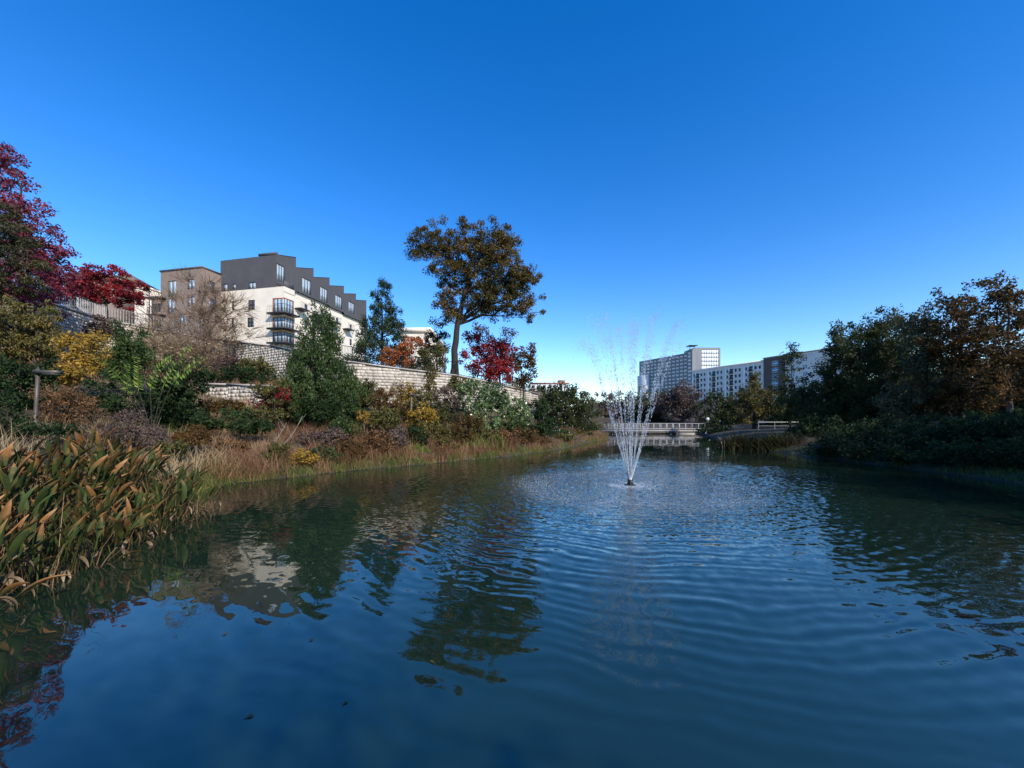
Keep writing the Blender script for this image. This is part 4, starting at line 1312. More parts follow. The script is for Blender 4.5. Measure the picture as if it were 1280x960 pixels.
M['cypress'] = leafmat('cypress_spray', [(0.030, 0.036, 0.012), (0.075, 0.070, 0.018), (0.16, 0.10, 0.024)], 0.25)
M['russet_grass'] = leafmat('russet_grass', [(0.10, 0.050, 0.026), (0.20, 0.105, 0.055), (0.32, 0.19, 0.105)], 0.2, 0.8, patch=0.6)
M['straw_grass'] = leafmat('straw_grass', [(0.12, 0.085, 0.045), (0.24, 0.175, 0.095), (0.38, 0.29, 0.17)], 0.2, 0.8, patch=0.6)
M['green_grass'] = leafmat('green_grass', [(0.045, 0.060, 0.015), (0.105, 0.125, 0.028), (0.21, 0.21, 0.05)], 0.3, 0.7, patch=0.6)
M['reed_dark'] = leafmat('dark_reed', [(0.020, 0.024, 0.010), (0.042, 0.044, 0.016), (0.080, 0.066, 0.026)], 0.2, bright=1.0, spec=0.1)
M['lime_leaf'] = leafmat('lime_frond', [(0.070, 0.12, 0.02), (0.13, 0.20, 0.035), (0.24, 0.28, 0.05)], 0.35, bright=1.15)

# ------------------------------------------------------------------ trees and shrubs of the left bank
plant('oak_tree', 'tall broad oak with bronze leaves and bare trunk above the long wall', 'tree', 33.2,
      [(548, 310, 36, 32), (600, 308, 46, 30), (628, 335, 30, 34), (575, 350, 42, 38), (640, 365, 38, 30), (560, 388, 22, 20), (660, 380, 22, 24), (612, 385, 30, 14), (526, 302, 17, 22), (628, 303, 24, 20), (652, 345, 24, 22)],
      'oak_leaf', base=(568, 470), leafpx=2.4, dens=1.65, clump=7.6, trunk=0.32, shell=1.9, gap=0.95, cap=60000, fork=at(573, 405, 33)[2], limb_k=16, twigs=3, deep=0.9, flat=0.7)
plant('pine_tree', 'blue-green pine with wispy top behind the long wall', 'tree', 37,
      [(480, 360, 14, 16), (478, 382, 30, 16), (480, 404, 42, 16), (478, 428, 48, 16), (472, 448, 44, 12)],
      'pine_needle', base=(478, 460), leafpx=4.8, aspect=0.20, dens=1.7, clump=6.5, trunk=0.2, upright=0.25, twigs=3, shell=2.4, gap=1.1, cone=(480, 348, 458, 46, 7))
plant('pine_tree', 'thin dark evergreen just left of the oak trunk', 'tree', 38, [(548, 425, 15, 14), (545, 445, 17, 18)], 'pine_needle', leafpx=4, aspect=0.3, dens=1.3, clump=6, trunk=0.12)
plant('orange_shrub', 'orange-red autumn shrub on the wall top beside the pine', 'shrub', 33.5, [(515, 438, 17, 19), (494, 446, 16, 14)], 'orange', leafpx=2.8, dens=1.7, clump=6, trunk=0.06, bark='twig')
plant('olive_shrub', 'olive green bush on the wall top left of the oak trunk', 'shrub', 32.6, [(540, 448, 20, 18), (530, 460, 18, 10)], 'olive', leafpx=2.8, dens=1.9, clump=6, trunk=0.06)
plant('maple_tree', 'crimson autumn maple right of the oak trunk', 'tree', 36.0, [(596, 440, 24, 24), (625, 450, 26, 24), (612, 465, 30, 14)], 'crimson', leafpx=2.9, dens=1.7, clump=6.5, trunk=0.12, gap=1.1)
plant('purple_tree', 'sparse dark purple tree rising behind the crimson maple', 'tree', 40, [(598, 418, 16, 14), (630, 428, 18, 14), (640, 445, 16, 18)], 'mauve', leafpx=2.8, dens=1.3, clump=6, trunk=0.12)
plant('young_tree', 'small upright brown-green tree at the right end of the wall', 'tree', 40, [(660, 444, 10, 15), (655, 462, 18, 18), (650, 478, 18, 10)], 'rust', leafpx=2.8, dens=1.7, clump=6, trunk=0.1)
plant('conifer', 'big dense green conical juniper in the middle of the left bank', 'conifer', 21.5,
      [(401, 384, 9, 15), (399, 406, 19, 20), (394, 430, 24, 20), (370, 454, 20, 18), (392, 460, 40, 26), (416, 458, 20, 24), (390, 490, 50, 24), (422, 492, 26, 22), (352, 480, 18, 14)],
      'juniper', base=(396, 530), leafpx=3.7, aspect=0.32, dens=2.5, clump=6.5, upright=0.8, flat=1.5, trunk=0.2, gap=1.35, shell=3.0, twigs=0, cap=70000, cone=(399, 376, 520, 58, 0))
plant('broadleaf_shrub', 'dark leafy shrub at the foot of the big juniper', 'shrub', 20, [(385, 515, 40, 18), (430, 515, 24, 20), (360, 508, 22, 16)], 'dark_green', leafpx=3.2, dens=2.2, clump=7, trunk=0.05)
plant('plum_tree', 'tall purple-red autumn tree at the left edge', 'tree', 24.5,
      [(6, 196, 18, 10), (0, 212, 20, 16), (12, 238, 22, 28), (30, 278, 32, 34), (50, 318, 32, 30), (20, 330, 40, 36), (70, 350, 26, 22), (5, 300, 30, 50), (40, 372, 48, 18)], 'plum', base=(28, 420), leafpx=4.0, dens=1.25, clump=8.5, trunk=0.22, bark='bark', gap=0.95, twigs=3)
plant('hemlock_tree', 'dark drooping evergreen at the left edge in front of the purple tree', 'tree', 20.5,
      [(-8, 270, 24, 18), (0, 298, 34, 20), (12, 325, 34, 18), (-10, 350, 46, 20)], 'bronze_green', base=(-22, 420), leafpx=4.4, aspect=0.32, dens=1.8, clump=9, droop=0.55, flat=0.6, trunk=0.2)
plant('drooping_conifer', 'bronze-green weeping conifer below the purple tree', 'tree', 19,
      [(28, 400, 40, 26), (12, 430, 40, 30), (52, 425, 26, 24)], 'cypress', leafpx=4.6, aspect=0.3, dens=1.9, clump=8, droop=0.8, trunk=0.12)
plant('maple_tree', 'low spreading crimson Japanese maple behind the white railing', 'tree', 37.5,
      [(140, 358, 34, 24), (160, 368, 22, 17), (108, 360, 34, 22), (72, 368, 34, 17)], 'crimson', base=(135, 390), leafpx=3.1, dens=2.2, clump=7, flat=0.6, trunk=0.14)
plant('yellow_shrub', 'golden yellow shrub behind the leftmost path lamp', 'shrub', 17.5,
      [(98, 462, 28, 20), (110, 440, 20, 20), (85, 425, 18, 14), (75, 470, 24, 14)], 'yellow', leafpx=3.4, dens=1.9, clump=7.5, trunk=0.05, bark='twig')
plant('yellow_shrub', 'small yellow bush under the pale wall at left', 'shrub', 22, [(120, 424, 15, 9), (106, 434, 12, 9)], 'yellow', leafpx=3.0, dens=1.7, clump=5, trunk=0.04, bark='twig')
plant('evergreen_shrub', 'upright dark green conifer right of the yellow shrub', 'conifer', 20, [(160, 422, 18, 20), (150, 450, 28, 24), (165, 445, 20, 20)], 'juniper', leafpx=4, aspect=0.35, dens=2.3, clump=8, upright=0.5, flat=1.4, trunk=0.08, gap=1.4, twigs=0)
plant('broadleaf_shrub', 'large dark green shrub below the bare tree', 'shrub', 16.5,
      [(180, 495, 55, 34), (230, 480, 30, 40), (215, 520, 36, 24), (150, 520, 30, 20)], 'dark_green', leafpx=4.2, dens=2.3, clump=9, trunk=0.08)
plant('broadleaf_shrub', 'dark shrub filling the left edge behind the water plants', 'shrub', 14.5,
      [(15, 500, 42, 30), (0, 540, 40, 24), (25, 465, 34, 22)], 'dark_green', leafpx=4.4, dens=2.2, clump=10, trunk=0.06)
plant('brown_shrub', 'withered brown shrub under the path lamp at left', 'shrub', 14.2, [(85, 503, 34, 18), (115, 520, 30, 15), (70, 525, 26, 12)], 'russet', leafpx=3.8, aspect=0.35, dens=1.3, clump=9, trunk=0.04, bark='twig', droop=0.2)
plant('broadleaf_shrub', 'dark low shrub at the left edge just behind the water plants', 'shrub', 11.5,
      [(10, 545, 44, 22), (60, 548, 34, 14), (-20, 520, 40, 30)], 'dark_green', leafpx=4.6, dens=1.6, clump=10, trunk=0.05)
plant('brown_shrub', 'grey-brown spent flower heads behind the water plants', 'shrub', 12.5, [(165, 535, 28, 18), (130, 545, 30, 14), (190, 548, 26, 12)], 'mauve', leafpx=3.4, aspect=0.4, dens=1.5, clump=8, trunk=0.03, bark='twig')
# bare tree and scrub
plant('bare_tree', 'leafless brown tree in front of the cream apartment block', 'tree', 34,
      [(245, 372, 36, 32), (285, 400, 44, 34), (225, 405, 46, 34), (250, 430, 50, 24)], None, base=(268, 450), trunk=0.16, bark='twig', clump=12, gap=1.6, twigs=16, limb_k=16)
plant('bare_shrub', 'tangle of bare brown twigs on the slope left of the bare tree', 'shrub', 27, [(195, 430, 36, 20), (225, 440, 36, 20), (250, 445, 34, 14)], 'straw_grass', leafpx=3.4, aspect=0.25, dens=0.35, trunk=0.05, bark='twig', clump=10, gap=1.8, twigs=12)
plant('hedge_shrub', 'dark clipped growth on the terrace under the middle wall', 'shrub', 26, [(285, 470, 24, 8), (310, 468, 24, 9), (335, 474, 16, 10)], 'dark_green', leafpx=3, dens=2, clump=6, trunk=0.04)
plant('red_shrub', 'bush with crimson leaves at the foot of the juniper', 'shrub', 18.5, [(333, 500, 18, 11), (352, 494, 12, 9)], 'crimson', leafpx=3.2, dens=1.3, clump=6, trunk=0.04)
plant('green_shrub', 'leafy green shrub with reddish top beside the lower wall', 'shrub', 18.2, [(345, 515, 26, 16), (340, 485, 22, 12)], 'olive', leafpx=3.4, dens=1.5, clump=6.5, trunk=0.04)
plant('orange_shrub', 'small bright orange shrub right of the juniper', 'shrub', 19.5, [(455, 519, 9, 7)], 'yellow', leafpx=2.6, dens=2.2, clump=4, trunk=0.03, bark='twig')
plant('orange_shrub', 'reddish brown shrub below the left end of the long wall', 'shrub', 22.5, [(468, 500, 20, 14), (490, 505, 18, 16)], 'rust', leafpx=2.9, dens=1.9, clump=6, trunk=0.04, bark='twig')
plant('olive_shrub', 'olive and tan bush behind the slim path lamp', 'shrub', 24.5, [(500, 515, 24, 18), (528, 512, 24, 22), (550, 520, 20, 18)], 'olive', leafpx=2.8, dens=1.9, clump=6, trunk=0.04)
plant('sapling', 'thin tan-leaved sapling in front of the wall left of the oak', 'tree', 26.5, [(535, 482, 9, 18), (540, 470, 10, 10), (530, 500, 10, 14)], 'cypress', leafpx=2.7, dens=1.2, clump=5, trunk=0.04, bark='twig')
plant('sapling', 'dry leafless sapling against the pale wall', 'tree', 25.5, [(490, 486, 8, 10), (503, 485, 7, 9)], 'straw_grass', leafpx=2.4, dens=0.7, clump=5, trunk=0.03, bark='twig')
plant('brown_shrub', 'dull brown bush between the sapling and the magnolia', 'shrub', 26.5, [(560, 498, 20, 14), (572, 512, 16, 14)], 'mauve', leafpx=2.6, dens=1.9, clump=6, trunk=0.04)
plant('magnolia_shrub', 'glossy light green magnolia bush below the oak', 'shrub', 26, [(600, 492, 26, 16), (596, 515, 28, 18), (608, 530, 22, 12)], 'magnolia', leafpx=3.2, dens=2.1, clump=6.5, trunk=0.06)
plant('magnolia_shrub', 'glossy pale green bush at the end of the long wall', 'shrub', 28, [(640, 508, 20, 15), (650, 522, 18, 14)], 'magnolia', leafpx=3.0, dens=2.0, clump=6, trunk=0.06)
plant('viburnum_shrub', 'dark upright shrub at the wall end beside the water', 'shrub', 31, [(672, 520, 16, 26), (680, 540, 18, 16)], 'dark_green', leafpx=2.8, dens=1.9, clump=6, trunk=0.06)
plant('shore_tree', 'rounded green tree on the point left of the fountain', 'tree', 42, [(690, 503, 18, 18), (712, 508, 24, 26), (722, 530, 22, 22), (700, 528, 20, 18)], 'willow_green', leafpx=2.8, dens=1.9, clump=6, trunk=0.12)
plant('shore_tree', 'grey-green willow leaning over the water left of the fountain', 'tree', 47, [(742, 525, 17, 22), (735, 540, 18, 14)], 'grey_green', leafpx=2.7, dens=1.7, clump=5.5, trunk=0.1, bark='twig', base=(720, 540))
plant('shore_tree', 'dark leafy tree behind the wall end under the far white building', 'tree', 55, [(680, 494, 20, 12), (700, 490, 16, 14), (712, 495, 14, 12)], 'dark_green', leafpx=2.6, dens=1.8, clump=5.5, trunk=0.14)
far_trees = [(728, 502, 20, 14, 85, 'grey_green', 'far grey-green tree in the gap left of the fountain'),
             (752, 508, 18, 18, 92, 'mauve', 'far mauve-brown tree directly left of the fountain jets'),
             (776, 510, 20, 20, 95, 'mauve', 'far purple-brown tree behind the fountain jets'),
             (800, 506, 18, 22, 90, 'grey_green', 'far greyish tree right behind the fountain jets'),
             (822, 508, 18, 24, 84, 'willow_green', 'dark blue-green tree under the office tower')]
for (x, y, rx, ry, d, mt, lb) in far_trees:
    plant('distant_tree', lb, 'tree', d, [(x, y, rx, ry), (x + 4, y + 12, rx, ry * .8), (x - 5, y + 6, rx * .8, ry * .8)], mt, leafpx=2.6, dens=1.5, clump=6, trunk=0.25, group='trees at the far end of the pond')

# right bank and far end
plant('round_tree', 'rounded purple-brown tree behind the footbridge', 'tree', 78, [(852, 492, 20, 18), (842, 508, 26, 20), (866, 510, 24, 20)], 'mauve', leafpx=2.6, dens=1.8, clump=6, trunk=0.3, group='trees at the far end of the pond')
plant('dark_tree', 'dark green tree at the right end of the footbridge', 'tree', 72, [(900, 508, 24, 20), (893, 528, 22, 14), (915, 520, 20, 18)], 'willow_green', leafpx=2.6, dens=1.9, clump=6, trunk=0.3, group='trees at the far end of the pond')
plant('shore_shrub', 'dark shrub at the water right of the footbridge', 'shrub', 58, [(897, 538, 18, 12), (885, 545, 12, 7)], 'dark_green', leafpx=2.6, dens=1.9, clump=5, trunk=0.08)
plant('bald_cypress', 'pointed orange-green cypress in front of the long apartment block', 'tree', 56, [(945, 476, 7, 12), (943, 492, 18, 16), (940, 512, 28, 18), (958, 500, 18, 14), (925, 500, 14, 12)], 'cypress', leafpx=3.0, aspect=0.4, dens=1.9, clump=6, trunk=0.25, upright=0.2)
plant('slender_tree', 'thin airy tree in front of the dark apartment wing', 'tree', 42, [(990, 448, 13, 18), (988, 475, 16, 20), (975, 500, 22, 18), (1000, 505, 20, 20)], 'willow_green', leafpx=3.0, aspect=0.45, dens=1.2, clump=6, trunk=0.1, gap=1.1)
plant('bank_tree', 'leafy green tree, first of the tall row on the right bank', 'tree', 33, [(1050, 425, 18, 24), (1045, 465, 30, 34), (1030, 500, 32, 28), (1060, 510, 30, 24)], 'willow_green', leafpx=3.4, aspect=0.45, dens=1.6, clump=7.5, trunk=0.16, gap=1.1)
plant('bank_tree', 'tall green tree with feathery top in the right bank row', 'tree', 30, [(1095, 415, 30, 26), (1080, 450, 36, 36), (1115, 460, 36, 36), (1095, 505, 42, 26)], 'willow_green', leafpx=3.4, aspect=0.45, dens=1.6, clump=8, trunk=0.2, gap=1.1)
plant('bank_tree', 'airy thin-leaved tree left of the rusty trees on the right', 'tree', 27, [(1145, 398, 26, 20), (1150, 430, 30, 30), (1160, 475, 44, 32), (1135, 505, 36, 24)], 'grey_green', leafpx=3.5, aspect=0.45, dens=1.35, clump=8, trunk=0.18, gap=1.05)
plant('rusty_tree', 'rust-brown tree with dense crown on the right bank', 'tree', 25.5, [(1195, 385, 26, 30), (1190, 420, 36, 34), (1215, 445, 40, 40), (1200, 490, 44, 30)], 'rust', leafpx=3.6, dens=1.7, clump=8.5, trunk=0.2)
plant('rusty_tree', 'tallest rust-leaved tree at the right edge with pale trunk', 'tree', 22.5, [(1250, 365, 32, 26), (1270, 400, 34, 34), (1240, 410, 30, 30), (1280, 450, 40, 40), (1250, 480, 40, 30)], 'rust', base=(1262, 560), leafpx=4.0, dens=1.2, clump=9, trunk=0.17, bark='pale_bark', gap=0.9, twigs=3)
shr = [(1020, 538, 28, 16, 29, 'dark_green', 'dark shrub beside the reeds under the right bank trees'),
       (1065, 540, 30, 18, 27, 'dark_green', 'broad dark bush below the feathery green trees'),
       (1110, 548, 32, 18, 25, 'willow_green', 'low dull green bush at the dark fence on the right bank'),
       (1165, 550, 36, 24, 22.5, 'dark_green', 'dark bush under the rust-brown tree'),
       (1225, 545, 40, 30, 21, 'dark_green', 'large dark bush at right below the pale trunk'),
       (1275, 550, 40, 36, 18.5, 'dark_green', 'dark bush cut by the right edge above the water')]
for (x, y, rx, ry, d, mt, lb) in shr:
    plant('bank_shrub', lb, 'shrub', d, [(x, y, rx, ry), (x + rx * .5, y + 8, rx * .7, ry * .7), (x - rx * .5, y + 8, rx * .7, ry * .7)], mt, leafpx=3.4, dens=2.2, clump=8, trunk=0.05, group='shrubs along the right bank')
for (x, y, rx, ry, d, mt, lb) in [(1045, 558, 28, 15, 21.2, 'dark_green', 'dark shrub overhanging the water below the first green bank tree'),
       (1090, 562, 30, 17, 19.2, 'willow_green', 'dull green shrub overhanging the water below the feathery green tree'),
       (1140, 565, 34, 20, 17.2, 'dark_green', 'dark shrub overhanging the water under the airy thin-leaved tree'),
       (1190, 568, 34, 22, 15.7, 'dark_green', 'dark shrub overhanging the water under the rust-brown tree'),
       (1240, 570, 36, 24, 14.4, 'willow_green', 'dull green shrub overhanging the water below the pale trunk'),
       (1292, 572, 38, 28, 13.4, 'dark_green', 'dark shrub overhanging the water at the right edge'),
       (1075, 548, 34, 18, 22.5, 'dark_green', 'dark bush behind the dull green shore shrub on the right'),
       (1120, 543, 36, 20, 20.5, 'willow_green', 'dull green bush beside the dark fence on the right bank'),
       (1170, 542, 40, 24, 18.4, 'dark_green', 'dark bush in the shade of the rust-brown tree, above the shore shrubs'),
       (1225, 543, 42, 28, 16.6, 'dark_green', 'dark bush behind the dull green shore shrub at right'),
       (1285, 544, 42, 32, 15.2, 'willow_green', 'dull green bush at the right edge above the shore shrubs')]:
    plant('shore_shrub', lb, 'shrub', d, [(x, y, rx, ry), (x + rx * .6, y + 4, rx * .7, ry * .7), (x - rx * .6, y + 4, rx * .7, ry * .7)], mt, leafpx=3.6, dens=1.6, clump=8, trunk=0.05, group='shrubs overhanging the right shore')
for (x, y, rx, ry, d, mt, lb) in [(985, 508, 34, 22, 62, 'dark_green', 'dark background tree between the cypress and the slender tree'),
       (1035, 500, 40, 30, 52, 'dark_green', 'dark background tree behind the first green bank tree'),
       (1095, 490, 46, 36, 46, 'willow_green', 'dull background tree behind the feathery green tree'),
       (1160, 485, 50, 40, 42, 'dark_green', 'dark background tree behind the airy thin-leaved tree'),
       (1225, 480, 50, 44, 38, 'rust', 'brownish background tree behind the rust-brown tree'),
       (1290, 480, 50, 48, 34, 'dark_green', 'dark background tree at the right edge behind the pale trunk')]:
    plant('background_tree', lb, 'tree', d, [(x, y, rx, ry), (x + rx * .5, y + 18, rx * .8, ry * .7), (x - rx * .5, y + 18, rx * .8, ry * .7)], mt, leafpx=3.4, dens=1.3, clump=8, trunk=0.2, group='background trees of the right bank')
# the tall row goes on outside the frame and keeps the right bank in shade
for (x, y, zc, rr, hh, lb) in [(40, 29, 5.0, 4.0, 4, 'leafy tree standing behind the rusty trees on the right'), (37, 37, 6.5, 4.2, 5, 'leafy tree behind the feathery green trees on the right'),
                           (28, 7, 8, 5, 6.5, 'tall leafy tree continuing the right bank row towards the viewer'), (23, 0, 8, 5, 6.5, 'tall leafy tree of the right bank row beside the viewer'),
                           (38, 14, 9, 5, 6.5, 'tall leafy tree behind the rightmost rusty tree'), (22, -9, 8, 5, 6.5, 'tall leafy tree of the right bank row behind the viewer'),
                           (16, -15, 8, 5, 6.5, 'leafy tree on the near shore behind the viewer'),
                           (34, 4, 10, 5, 7, 'tall leafy tree in the second row right of the viewer'), (32, -8, 10, 5, 7, 'tall leafy tree in the second row behind the viewer'),
                           (44, 22, 9, 5, 6.5, 'tall leafy tree in the second row behind the rightmost rusty tree'), (8, -14, 8.5, 4.5, 6, 'leafy tree on the near shore straight behind the viewer')]:
    o = root('bank_tree', (x, y, gz(x, y) - 0.1), lb, 'tree', 'trees of the right bank row')
    B = OFF[o.name]
    E = [(np.array([x, y, zc]), np.array([rr, rr, hh * 0.75]))] + [(np.array([x + rng.normal(0, 2), y + rng.normal(0, 2), zc + rng.normal(0, 2)]), np.array([rr, rr, hh * .6]) * 0.7) for _ in range(4)]
    C = crown_points(E, 130, 2.2)
    tb = MB(); tb.tube([B, B + Z3 * 3 + np.array([.1, .05, 0]), B + Z3 * 6, B + Z3 * (zc + 2)], [0.28, 0.2, 0.15, 0.04], 8); tb.build('trunk', M['bark'], o, True)
    bb = MB()
    for c in C[::2]: bb.tube(bez(B + Z3 * min(max(2.0, c[2] - 3), zc), (B + Z3 * zc + c) / 2, c, 4), [0.05, 0.035, 0.025, 0.01], 3, False)
    bb.build('branches', M['bark'], o, True)
    n = 15000
    ci = rng.integers(0, len(C), n); dv = unit(rng.normal(size=(n, 3)))
    C2 = C[ci] + dv * rng.uniform(0, 1, n)[:, None] ** .5 * 0.85
    V, Q = leaf_quads(C2, rng.normal(size=(n, 3)), 0.22 * rng.uniform(.7, 1.3, n), 0.12)
    mk('crown', V, Q, None, M['willow_green'], o)

# ------------------------------------------------------------------ grasses
def grass(name, label, P, h0, h1, wid, mat, **k):
    V, Q = blades(P, h0, h1, wid, **k)
    o = mk(name, V, Q, None, M[mat])
    tag(o, label, 'grass', None, 'stuff')
    return o
def tufted(i0, i1, c0, c1, nt, per, spread):
    T = bank(i0, i1, c0, c1, nt)
    P = np.repeat(T, per, 0)
    P[:, :2] += rng.normal(0, spread, (len(P), 2))
    return P - np.array([0, 0, 0.04])
grass('russet_grass', 'russet brown dry grass tufts along the left shore', np.concatenate([tufted(4.2, 8.0, 2.0, 4.3, 330, 42, 0.16), tufted(8, 13.5, 2.0, 4.0, 300, 36, 0.16)]), 0.35, 1.05, 0.016, 'russet_grass', lean=0.3, bend=0.9)
grass('straw_grass', 'pale straw-coloured grass and dead stems on the left slope', np.concatenate([tufted(1.6, 5.5, 2.4, 6.0, 420, 30, 0.2), tufted(5, 10.5, 3.4, 6.5, 260, 26, 0.2)]), 0.35, 1.0, 0.016, 'straw_grass', lean=0.3, bend=0.7)
grass('green_grass', 'green sedge and fresh grass edging the left shore', np.concatenate([tufted(3.6, 13.5, 1.85, 2.6, 420, 26, 0.13), tufted(3, 9, 3.6, 4.6, 160, 24, 0.2)]), 0.18, 0.5, 0.018, 'green_grass', lean=0.35, bend=0.6)
grass('shore_grass', 'thin green grass at the foot of the dark right bank', np.concatenate([tufted(18.5, 22.0, 1.95, 2.8, 190, 24, 0.14)]), 0.15, 0.45, 0.02, 'green_grass', lean=0.35, bend=0.6)
grass('slope_grass', 'dry brown growth on the upper left hillside', tufted(2.0, 7.0, 5.5, 7.0, 420, 22, 0.35), 0.3, 1.0, 0.03, 'russet_grass', lean=0.4, bend=0.8)
grass('hilltop_grass', 'brown grass on the ground behind the retaining walls', tufted(3.0, 11.0, 8.1, 9.8, 420, 20, 0.4), 0.2, 0.6, 0.04, 'straw_grass', lean=0.4, bend=0.8)

# ------------------------------------------------------------------ low bank shrubs between grass and wall
low = [(262, 528, 20, 9, 15.5, 'dark_green', 'low dark evergreen mound in the brown grass left of the twigs'),
       (312, 532, 26, 10, 16, 'dark_green', 'low dark green mound below the red-leaved bush'),
       (478, 522, 22, 12, 20.5, 'olive', 'low olive mound behind the tall russet grass'),
       (520, 545, 16, 14, 20.5, 'dark_green', 'dark green bush at the shore beside the russet grass'),
       (540, 540, 22, 14, 21.5, 'cypress', 'yellowish bush at the shore below the slim path lamp'),
       (572, 545, 22, 16, 22.3, 'rust', 'brown seedhead bush at the shore below the magnolia'),
       (605, 545, 20, 12, 23.5, 'olive', 'low olive bush at the shore in front of the magnolia'),
       (650, 545, 22, 10, 26.5, 'rust', 'low brown bush at the shore near the wall end'),
       (700, 550, 20, 10, 33, 'olive', 'low bush at the water below the rounded green tree'),
       (275, 506, 26, 8, 19, 'rust', 'brown dry bush under the short sunlit wall'),
       (290, 560, 22, 12, 14.6, 'russet', 'russet fern-like mound at the shore nearest the water plants'),
       (345, 565, 18, 11, 14.8, 'olive', 'olive mound at the shore below the pale leaning branch'),
       (378, 572, 14, 9, 15.0, 'yellow', 'bright ochre tuft at the waterline below the juniper'),
       (405, 566, 18, 10, 15.8, 'juniper', 'fresh green mound at the waterline right of the ochre tuft'),
       (440, 560, 22, 13, 17, 'rust', 'rust-brown bush at the shore right of the juniper'),
       (468, 552, 20, 15, 18, 'russet', 'russet bush at the shore among tall brown grass'),
       (492, 548, 16, 16, 18.8, 'mauve', 'purplish brown bush at the shore left of the lime iris'),
       (530, 520, 20, 14, 23, 'yellow', 'yellowing bush right of the slim path lamp'),
       (555, 556, 16, 10, 20.8, 'cypress', 'ochre mound at the waterline between the iris clumps'),
       (585, 530, 18, 12, 24, 'rust', 'brown leafy bush in front of the magnolia left side'),
       (628, 548, 18, 12, 24.5, 'russet', 'russet mound at the shore right of the iris clumps'),
       (640, 535, 20, 12, 27, 'juniper', 'green bush under the pale green bush at the wall end'),
       (672, 556, 16, 9, 28, 'rust', 'small brown bush at the water below the dark upright shrub'),
       (690, 545, 22, 14, 34, 'juniper', 'mid green bush on the point below the rounded green tree'),
       (722, 552, 16, 9, 40, 'cypress', 'ochre bush at the tip of the left bank point'),
       (240, 545, 22, 12, 13.6, 'rust', 'brown withered bush beside the right end of the water plants'),
       (215, 560, 18, 10, 12.2, 'olive', 'small olive bush touching the right end of the water plants'),
       (300, 520, 22, 10, 18, 'juniper', 'green bush just under the short sunlit wall'),
       (430, 535, 20, 12, 19, 'juniper', 'light green bush at the right foot of the juniper'),
       (455, 490, 16, 16, 25, 'olive', 'olive bush covering the left end of the long wall'),
       (512, 492, 14, 12, 26.5, 'yellow', 'thin yellowish bush in front of the long wall'),
       (575, 482, 14, 12, 29, 'olive', 'olive bush against the wall below the oak trunk'),
       (622, 500, 14, 14, 31, 'dark_green', 'dark bush against the wall between the two magnolia bushes'),
       (280, 452, 22, 12, 33, 'mauve', 'brown twiggy bush against the middle wall'),
       (318, 458, 20, 12, 31, 'olive', 'olive bush against the middle wall left of the juniper'),
       (130, 410, 18, 12, 30, 'mauve', 'brown bush against the wall under the white railing'),
       (405, 545, 26, 10, 17.5, 'mauve', 'greyish brown low bush at the foot of the juniper')]
for (x, y, rx, ry, d, mt, lb) in low:
    plant('low_shrub', lb, 'shrub', d, [(x, y, rx, ry), (x + rx * .4, y + 3, rx * .7, ry * .8), (x - rx * .4, y + 3, rx * .7, ry * .8)], mt, leafpx=3.0, dens=2.0, clump=5.5, trunk=0.03)

# compound fronds standing out of the big shrub
def frond_plant():
    d = 14.3
    b = at(190, 500, d)
    o = root('sumac', (b[0], d, gz(b[0], d)), 'tall sumac with long lime-green feathery fronds rising from the dark shrub', 'shrub')
    B = OFF[o.name].copy()
    tips = [((165, 490), (150, 470), (123, 447)), ((173, 488), (174, 465), (171, 445)), ((203, 485), (222, 448), (238, 433)), ((188, 488), (195, 455), (215, 447)), ((160, 492), (158, 470), (160, 455)), ((215, 480), (232, 462), (255, 447))]
    st = MB()
    for a, b_, c in tips:
        p0, p1, p2 = at(*a, d), at(*b_, d - 0.3), at(*c, d - 0.5)
        st.tube(bez(B, (B + p0) / 2 + Z3 * 0.2, p0, 5), np.linspace(0.022, 0.010, 5), 5)
    st.build('stems', M['bark'], o, True)
    for a, b_, c in tips:
        p0, p1, p2 = at(*a, d), at(*b_, d - 0.3), at(*c, d - 0.5)
        path = bez(p0, p1, p2, 15)
        f = MB(); f.tube(path, np.linspace(0.012, 0.004, 15), 4)
        C, A, Ls = [], [], []
        for k in range(1, 15):
            T = unit(path[k] - path[k - 1]); S = unit(np.cross(T, np.array([0, -1.0, 0.3])))
            for sg in (-1, 1):
                L_ = 0.30 * (1 - 0.5 * (k / 15)) * rng.uniform(0.85, 1.1)
                ax = unit(S * sg + T * 0.45 + np.array([0, 0, -0.25]))
                C.append(path[k] + ax * L_ * 0.5); A.append(ax); Ls.append(L_)
        V, Q = leaf_quads(np.array(C), np.array(A), np.array(Ls), np.array(Ls) * 0.34)
        f.add(V, Q)
        f.build('frond', M['lime_leaf'], o)
frond_plant()
# fallen bare branches on the bank
for (p0, p1, p2, d, lb) in [((345, 575), (365, 550), (378, 520), 16.2, 'bare pale branch leaning out of the brown grass'), ((330, 572), (352, 545), (358, 528), 15.6, 'thin bare twig standing at the shore left of the pale branch')]:
    a, b_, c = at(*p0, d), at(*p1, d), at(*p2, d + 0.4)
    a[2] = gz(a[0], a[1]) - 0.05
    o = root('dead_branch', a, lb, 'branch')
    t = MB(); P = bez(a, b_, c, 7); t.tube(P, np.linspace(0.03, 0.008, 7), 5); t.build('stem', M['grey_twig'], o, True)
    t = MB()
    for k in (2, 3, 4, 5):
        e = P[k] + np.array([rng.uniform(-.4, .4), rng.uniform(-.3, .1), rng.uniform(.2, .5)])
        t.tube(bez(P[k], (P[k] + e) / 2 + rng.normal(0, .05, 3), e, 4), np.linspace(0.012, 0.004, 4), 4)
    t.build('twigs', M['grey_twig'], o, True)

